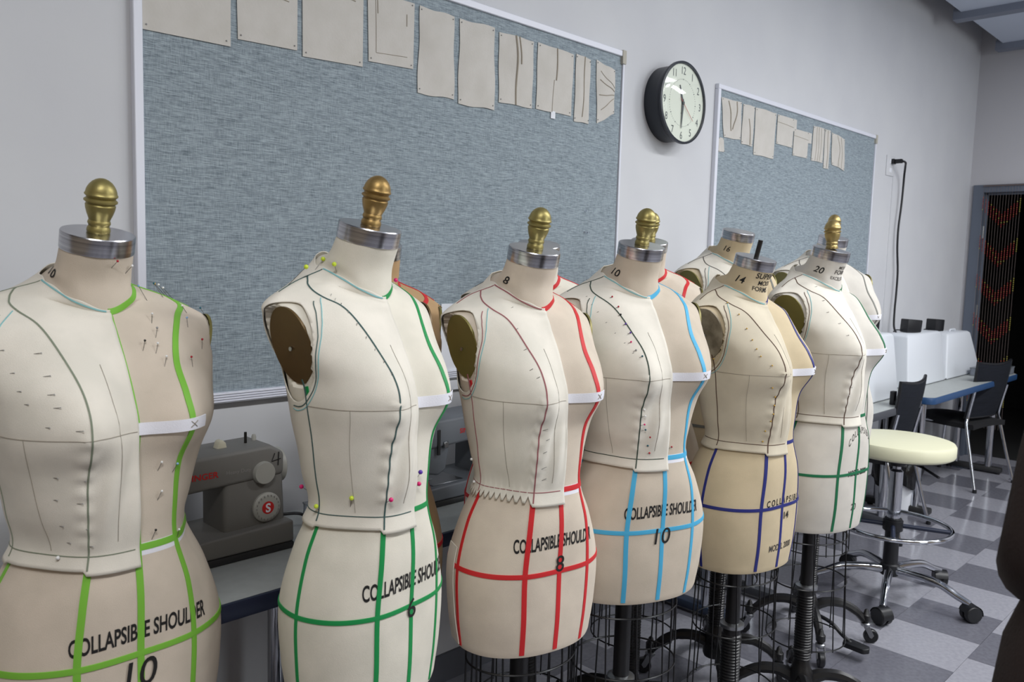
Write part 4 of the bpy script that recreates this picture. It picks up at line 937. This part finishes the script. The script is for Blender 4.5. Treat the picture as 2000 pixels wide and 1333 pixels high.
# ================================================================== WHITE COVERS, ADAPTERS, BOX ON THE FAR TABLES
def cover(x0, x1, y0, z, h_, label, tl=.03, tr=.05):
    t = thing('machine_cover', label, 'cover', ((x0+x1)/2, y0, z), group='white covers')
    w_ = (x1-x0)/2
    def ring(s_, zz, ins): return [(-w_+tl*s_+ins, .03*s_+ins*.5, zz), (w_-tr*s_-ins, .03*s_+ins*.5, zz), (w_-tr*s_-ins, .19-.02*s_-ins*.5, zz), (-w_+tl*s_+ins, .19-.02*s_-ins*.5, zz)]
    rs = ring(0, 0, 0)+ring(.5, h_*.5, 0)+ring(1, h_*.96, 0)+ring(1.05, h_, .018)
    fs = [(3, 2, 1, 0)]+[(i*4+k, i*4+(k+1) % 4, (i+1)*4+(k+1) % 4, (i+1)*4+k) for i in range(3) for k in range(4)]+[(12, 13, 14, 15)]
    MB().add(rs, fs).build('shell', M['cover'], t, bevel=.012, seg=3)
    MB().tube([(-.06, .1, h_-.002), (-.05, .1, h_+.012), (.05, .1, h_+.012), (.06, .1, h_-.002)], .006, 8).build('carry_handle', M['cover'], t)
    box('base_rim', (-w_+.004, w_-.004, .004, .186, .0, .012), M['greyedge'], t)
    return t
cover(4.36, 4.93, 1.70, .73, .375, 'white moulded machine cover on the grey edged desk, leftmost of the three')
cover(5.26, 5.95, 1.76, .735, .335, 'white moulded machine cover on blue edged table, middle of the three')
cover(5.98, 6.74, 1.76, .735, .31, 'white moulded machine cover nearest the doorway, right of the three', .06, .2)
def adapter(x, y, z, rz, label):
    t = thing('speaker_box', label, 'black box', (x, y, z), rz, 'black boxes on the covers')
    MB().prism([(-.055, 0), (.055, 0), (.062, .078), (-.05, .085)], -.035, .035).build('body', M['black'], t, bevel=.006)
    MB().tube(smooth([(-.05, .02, .01), (-.09, .02, .012), (-.13, .0, .003)]), .004, 6).build('lead', M['black'], t)
adapter(4.70, 1.80, 1.107, .1, 'black box at the foot of the hanging power cord')
adapter(5.52, 1.86, 1.072, -.5, 'black angular box on the middle white cover, second of three')
adapter(5.98, 1.86, 1.06, -.2, 'black box furthest right above the white covers')
t = thing('storage_box', 'low clear plastic storage box on blue edged table by the doorway', 'box', (6.60, 1.645, .735))
MB().box(-.2, .2, -.09, .09, 0, .004).box(-.2, .2, -.09, -.086, .004, .05).box(-.2, .2, .086, .09, .004, .05).box(-.2, -.196, -.086, .086, .004, .05).box(.196, .2, -.086, .086, .004, .05).build('tray', M['clear'], t)
box('lid', (-.204, .204, -.094, .094, .05, .058), M['clear'], t, bevel=.003)
t = thing('desk_block', 'small upright black block on the grey edged desk near mesh chair', 'block', (4.62, 1.62, .73))
box('body', (-.02, .02, -.012, .012, 0, .075), M['black'], t, bevel=.003)

# ================================================================== STOOL
def star_base(t, r_, n, a0, zc, hub_r=.032):
    for k in range(n):
        a_ = a0+2*PI*k/n; d_ = Vector((math.cos(a_), math.sin(a_), 0))
        P_ = [d_*.02+Vector((0, 0, zc)), d_*.08+Vector((0, 0, zc+.005)), d_*(r_*.6)+Vector((0, 0, zc-.002)), d_*(r_*.85)+Vector((0, 0, zc-.035)), d_*r_+Vector((0, 0, .072))]
        sm = smooth(P_, 6); L = MB().tube(sm, [.021-.008*i/len(sm) for i in range(len(sm))], 12).build('base_leg', M['chrome'], t)
        q = MB(); rot = Matrix.Rotation(a_+.9, 3, 'Z')
        for s_ in (-1, 1):
            prof = [(.010, s_*.006), (.034, s_*.006), (.037, s_*.011), (.037, s_*.023), (.032, s_*.028), (.008, s_*.028)]
            if s_ < 0: prof = prof[::-1]
            q.lathe(prof, 18, d_*(r_+.006)+Vector((0, 0, .037)), rot @ Matrix.Rotation(rad(90), 3, 'X'))
        q.tube([d_*r_+Vector((0, 0, .065)), d_*r_+Vector((0, 0, .04))], .011, 10)
        hood = [rot @ Vector((.038*math.cos(b_), 0, .038*math.sin(b_))) for b_ in [rad(-10+20*i) for i in range(10)]]
        q.add([h_+d_*(r_+.006)+Vector((0, 0, .037))+rot @ Vector((0, y_, 0)) for y_ in (-.027, .027) for h_ in hood], [(i, i+1, 10+i+1, 10+i) for i in range(9)])
        q.build('caster', M['black'], L)
t = thing('drafting_stool', 'cream round seated chrome drafting stool with foot ring on casters', 'stool', (3.745, 1.275, 0))
MB().lathe([(.10, .655), (.215, .655), (.224, .660), (.228, .668), (.228, .706), (.222, .716), (.205, .7205), (.001, .722)], 56).build('seat', M['cream'], t)
MB().lathe([(.12, .645), (.20, .648), (.205, .656), (.1, .657)], 40).build('seat_pan', M['black'], t)
MB().lathe([(.032, .60), (.034, .605), (.034, .648), (.06, .65)], 20).build('seat_mount', M['black'], t)
MB().tube([(.02, .0, .63), (-.05, -.12, .622), (-.09, -.2, .60)], .006, 8).build('height_lever', M['black'], t)
MB().lathe([(.024, .36), (.0275, .362), (.0275, .575), (.022, .58), (.017, .585), (.017, .61)], 24).build('gas_lift', M['chrome'], t)
MB().lathe([(.034, .10), (.040, .105), (.040, .15), (.032, .155), (.030, .30), (.034, .302), (.036, .36), (.028, .365)], 24).build('column', M['black'], t)
MB().lathe([(.036, .305), (.042, .308), (.042, .352), (.036, .355)], 20).build('ring_clamp', M['black'], t)
MB().tube([(.235*math.cos(2*PI*k/56), .235*math.sin(2*PI*k/56), .33) for k in range(56)], .0105, 10, closed=True).build('foot_ring', M['chrome'], t)
for k in range(4):
    a_ = .35+PI/2*k; MB().tube([(.035*math.cos(a_), .035*math.sin(a_), .33), (.228*math.cos(a_), .228*math.sin(a_), .33)], .0095, 10).build('ring_spoke', M['navyedge'], t)
star_base(t, .335, 5, rad(-92), .125)

# ================================================================== CHAIRS
def mesh_chair(x, y, rz, label):
    """stacking chair, front faces +y locally"""
    t = thing('mesh_back_chair', label, 'chair', (x, y, 0), rz, 'black chairs at the far tables')
    # seat: padded slab with waterfall front
    n = 14; vs = []
    for j in range(n+1):
        b_ = j/n; yy = -.22+.45*b_; hw = .215+.018*math.sin(PI*b_); zc_ = .448+.012*b_-.03*max(0, b_-.8)**2*25*.2
        for i in range(n+1):
            a_ = -1+2*i/n; vs.append((hw*a_, yy, zc_+.012*(1-a_*a_)-.006))
    K = len(vs); vs += [(x_*.98, y_, z_-.035) for x_, y_, z_ in vs]; N = n+1
    fs = [(j*N+i, j*N+i+1, (j+1)*N+i+1, (j+1)*N+i) for j in range(n) for i in range(n)]
    rim = [i for i in range(N)]+[j*N+n for j in range(1, N)]+[n*N+i for i in range(n-1, -1, -1)]+[j*N for j in range(n-1, 0, -1)]
    fs = fs+[tuple(K+i for i in reversed(f)) for f in fs]+[(rim[i], K+rim[i], K+rim[(i+1) % len(rim)], rim[(i+1) % len(rim)]) for i in range(len(rim))]
    MB().add(vs, fs).build('seat', M['seatcloth'], t)
    # back: curved mesh panel in a frame
    def bp(a_, b_): return Vector(((.205+.02*b_)*a_, -.215-.02*b_-.045*math.sin(PI*.5*b_)+.035*(1-a_*a_)*-.8+.06, 0.48+.37*b_+.018*a_*a_*b_))
    vs = [bp(-1+2*i/12, j/12) for j in range(13) for i in range(13)]; K = len(vs); vs += [p_+Vector((0, -.006, 0)) for p_ in vs]; N = 13
    fs = [(j*N+i, j*N+i+1, (j+1)*N+i+1, (j+1)*N+i) for j in range(12) for i in range(12)]
    rim = [i for i in range(N)]+[j*N+12 for j in range(1, N)]+[12*N+i for i in range(11, -1, -1)]+[j*N for j in range(11, 0, -1)]
    fs = fs+[tuple(K+i for i in reversed(f)) for f in fs]+[(rim[i], K+rim[i], K+rim[(i+1) % len(rim)], rim[(i+1) % len(rim)]) for i in range(len(rim))]
    MB().add(vs, fs).build('backrest', M['mesh'], t)
    pr = [bp(-1, k/8) for k in range(9)]+[bp(-1+2*k/8, 1) for k in range(1, 9)]+[bp(1, 1-k/8) for k in range(1, 9)]+[bp(1-2*k/8, 0) for k in range(1, 8)]
    MB().tube(pr, .009, 8, closed=True).build('back_frame', M['black'], t)
    for s_ in (-1, 1):
        MB().tube(smooth([bp(s_*.98, .55)+Vector((0, -.012, 0)), bp(s_*.99, .1)+Vector((0, -.012, -.02)), Vector((s_*.225, -.18, .43)), Vector((s_*.24, -.23, .22)), Vector((s_*.262, -.285, .008))], 5), .0105, 10).build('leg', M['chrome'], t)
        MB().tube(smooth([(s_*.215, -.10, .425), (s_*.222, .12, .43), (s_*.228, .19, .40), (s_*.238, .215, .22), (s_*.250, .235, .008)], 5), .0105, 10).build('leg', M['chrome'], t)
        for yy, xx in ((-.285, .262), (.235, .25)): MB().lathe([(.013, 0), (.014, .004), (.013, .022), (.010, .024)], 10, (s_*xx, yy, 0)).build('glide', M['black'], t)
    MB().tube([(-.215, -.05, .422), (.215, -.05, .422)], .009, 8).tube([(-.215, .1, .422), (.215, .1, .422)], .009, 8).build('seat_rail', M['chrome'], t)
    return t
mesh_chair(6.30, 1.765, -.2, 'black chair with chrome legs at the blue edged table by the doorway')
mesh_chair(4.74, 1.785, 0.05, 'black mesh-back chair at the grey edged desk behind the cream stool')

# bin with its bag
t = thing('waste_bin', 'white waste bin lined with black bag under the grey edged desk', 'bin', (5.19, 1.77, 0))
MB().lathe([(.10, 0), (.105, .004), (.125, .29), (.128, .30), (.122, .30), (.10, .012), (.001, .01)], 28).build('bucket', M['white'], t)
q = MB(); n = 32; vs = []
for j, (r_, z_) in enumerate(((.134, .17), (.139, .24), (.142, .31), (.128, .33), (.11, .31), (.10, .24))):
    for k in range(n): w_ = 1+.07*math.sin(5*k*2*PI/n+j)+.04*math.sin(11*k*2*PI/n+2*j); vs.append((r_*w_*math.cos(2*PI*k/n), r_*w_*math.sin(2*PI*k/n), z_+.02*math.sin(4*k*2*PI/n+j*.7)))
q.add(vs, grid_faces(n, 6, True)).build('bin_bag', M['bag'], t)

# ================================================================== BEAD CURTAIN in the doorway
q = MB(); 
for k in range(14):
    y_ = DY1-.005-k*.0195; x_ = X1-.035; q.cur = 3
    q.tube([(x_, y_, DZ+.05), (x_, y_, .25)], .0011, 4)
    for row in range(6):
        zc_ = 1.93-row*.30-.012*abs((k % 14)-7)*-1.6-.11
        for b_ in range(7):
            z_ = zc_+b_*.0155; q.cur = 2 if k % 14 == 13 or (b_+k) % 9 == 0 else (0 if (b_+row+k) % 3 else 1); r_ = .0048
            q.add([(x_-r_, y_, z_), (x_+r_, y_, z_), (x_, y_-r_, z_), (x_, y_+r_, z_), (x_, y_, z_-r_*1.2), (x_, y_, z_+r_*1.2)],
                  [(0,2,5), (2,1,5), (1,3,5), (3,0,5), (2,0,4), (1,2,4), (3,1,4), (0,3,4)])
q.cur = 3; q.tube([(X1-.035, DY1+.0, DZ+.05), (X1-.035, DY0, DZ+.05)], .005, 6)
o = q.build('bead_curtain', [M['bead_r'], M['bead_o'], M['bead_y'], M['string']])
tag(o, 'red and orange bead curtain hanging in the dark doorway', 'curtain'); o['kind'] = 'stuff'

# ================================================================== PERSON at the right edge
def skin_mesh(name, verts, edges, radii, m, parent, root=0, lev=2):
    me = bpy.data.meshes.new(name); me.from_pydata(verts, edges, []); me.materials.append(m)
    o = bpy.data.objects.new(name, me); link(o, parent)
    s_ = o.modifiers.new('skin', 'SKIN'); s_.use_smooth_shade = True
    for i, v_ in enumerate(me.skin_vertices[0].data):
        r_ = radii[i]; v_.radius = r_ if isinstance(r_, tuple) else (r_, r_); v_.use_root = (i == root)
    o.modifiers.new('sub', 'SUBSURF').levels = lev; o.modifiers['sub'].render_levels = lev
    return o
# the person stands beside the camera, left elbow bent towards the forms, facing along the room
per = thing('person', 'person in dark brown clothing standing at right edge, only a bent elbow showing', 'person', (1.139, .021, 0), rad(-45.4))
# local: +x to the figure's right.. faces +y; sleeve side towards the camera's left is +(-x)
BV = [(0,0,.95), (0,.0,1.10), (0,-.005,1.25), (0,-.005,1.40), (0,0,1.50), (0,.012,1.545),
      (-.150,0,1.42), (-.200,0,1.29), (-.230,-.01,1.155), (-.14,.15,1.09), (-.06,.21,1.1),
      (.175,-.01,1.40), (.215,-.03,1.22), (.222,-.01,1.05), (.21,.05,.88), (.205,.06,.82),
      (-.095,0,.90), (-.10,.01,.70), (-.105,.015,.50), (-.108,-.01,.28), (-.11,-.025,.10),
      (.095,0,.90), (.10,.01,.70), (.105,.015,.50), (.108,-.01,.28), (.11,-.025,.10)]
BE = [(0,1),(1,2),(2,3),(3,4),(4,5),(3,6),(6,7),(7,8),(8,9),(9,10),(3,11),(11,12),(12,13),(13,14),(14,15),(0,16),(16,17),(17,18),(18,19),(19,20),(0,21),(21,22),(22,23),(23,24),(24,25)]
BR = [(.155,.115),(.140,.105),(.150,.115),(.12,.095),(.058,.058),(.055,.055),.062,.055,.048,.040,.034,.062,.055,.048,.040,.034,.095,.082,.065,.058,.045,.095,.082,.065,.058,.045]
skin_mesh('body', BV, BE, BR, M['sweater'], per)
q = MB(); cv = []; n = 40
for z, rx, ry in ((1.455, .075, .062), (1.43, .125, .085), (1.38, .168, .105), (1.25, .190, .122), (1.12, .222, .130), (1.05, .250, .138), (.95, .259, .146), (.80, .266, .152), (.62, .272, .158), (.615, .262, .148)):
    for k in range(n): a_ = 2*PI*k/n; cv.append((rx*math.cos(a_)*(1+.012*math.sin(7*a_+z*9)), ry*math.sin(a_), z))
q.add(cv, grid_faces(n, 10, True)).build('coat', M['sweater'], per)
# head with face
hv = []; n = 20
hd = bpy.data.meshes.new('head'); bm = bmesh.new(); bmesh.ops.create_uvsphere(bm, u_segments=28, v_segments=20, radius=1)
for v_ in bm.verts:
    x_, y_, z_ = v_.co; w_ = .074*(1-.22*max(0, -z_)); yy = y_*.096; zz = z_*.118
    if y_ > 0: yy -= .012*max(0, abs(z_+.05)-.2)
    if y_ > .6 and abs(x_) < .16 and -.35 < z_ < .1: yy += .022*(1-abs(x_)/.16)*(.1-z_)/.45
    if y_ > .5 and abs(abs(x_)-.38) < .16 and abs(z_-.05) < .12: yy -= .006
    v_.co = (x_*w_, yy, zz)
for f_ in bm.faces: f_.smooth = True
bm.to_mesh(hd); bm.free(); hd.materials.append(M['skin']); head = obj('head', hd, per, (0, .02, 1.655))
for s_ in (-1, 1):
    MB().sphere((s_*.029, .083, .006), .0105, 12).build('eye', M['white'], head)
    MB().sphere((s_*.075, -.004, -.006), .018, 10).build('ear', M['skin'], head)
MB().tube([(-.022, .086, -.052), (0, .092, -.05), (.022, .086, -.052)], .005, 8).build('mouth', mat('lips', (150, 84, 78), .5), head)
hr = bpy.data.meshes.new('hair'); bm = bmesh.new(); bmesh.ops.create_uvsphere(bm, u_segments=24, v_segments=16, radius=1)
for v_ in bm.verts: v_.co = (v_.co.x*.083, v_.co.y*.100-.014, v_.co.z*.118+.014)
bmesh.ops.delete(bm, geom=[v_ for v_ in bm.verts if v_.co.y > .045 and v_.co.z < .072 or v_.co.z < -.08], context='VERTS')
for f_ in bm.faces: f_.smooth = True
bm.to_mesh(hr); bm.free(); hr.materials.append(M['hair']); obj('hair', hr, head)
def hand_mesh(side, wrist, dirv, upv, parent):
    d_ = Vector(dirv).normalized(); u_ = Vector(upv).normalized(); s_ = d_.cross(u_)*side; w_ = Vector(wrist)
    V_ = [w_, w_+d_*.05, w_+d_*.085]; E_ = [(0, 1), (1, 2)]; R_ = [(.026,.020), (.038,.016), (.036,.014)]
    for k, L_ in enumerate((.066, .074, .070, .054)):
        o_ = (k-1.5)*.019; a_ = len(V_)
        V_ += [w_+d_*.088+s_*o_, w_+d_*(.088+L_*.45)+s_*o_*1.05-u_*.008, w_+d_*(.088+L_*.8)+s_*o_*1.05-u_*.024, w_+d_*(.088+L_)+s_*o_*1.05-u_*.038]
        E_ += [(2, a_), (a_, a_+1), (a_+1, a_+2), (a_+2, a_+3)]; R_ += [.0095, .009, .0082, .007]
    a_ = len(V_); V_ += [w_+d_*.03-s_*.03, w_+d_*.062-s_*.046-u_*.01, w_+d_*.088-s_*.05-u_*.018]; E_ += [(1, a_), (a_, a_+1), (a_+1, a_+2)]; R_ += [.013, .0105, .008]
    skin_mesh('hand', [tuple(p_) for p_ in V_], E_, R_, M['skin'], parent)
hand_mesh(1, (-.06, .21, 1.1), (.7, .7, .05), (0, 0, 1), per)
hand_mesh(-1, (.205, .06, .82), (0, .15, -1), (1, 0, 0), per)
for s_ in (-1, 1):
    MB().tube(smooth([(s_*.11, -.085, .045), (s_*.11, -.03, .05), (s_*.112, .06, .042), (s_*.116, .15, .026), (s_*.116, .185, .022)], 4), [.030]*4+[.040]*5+[.042]*4+[.028]*3+[.015], 12).box(s_*.11-.038, s_*.11+.042, -.11, .19, 0, .014).build('shoe', M['shoe'], per)
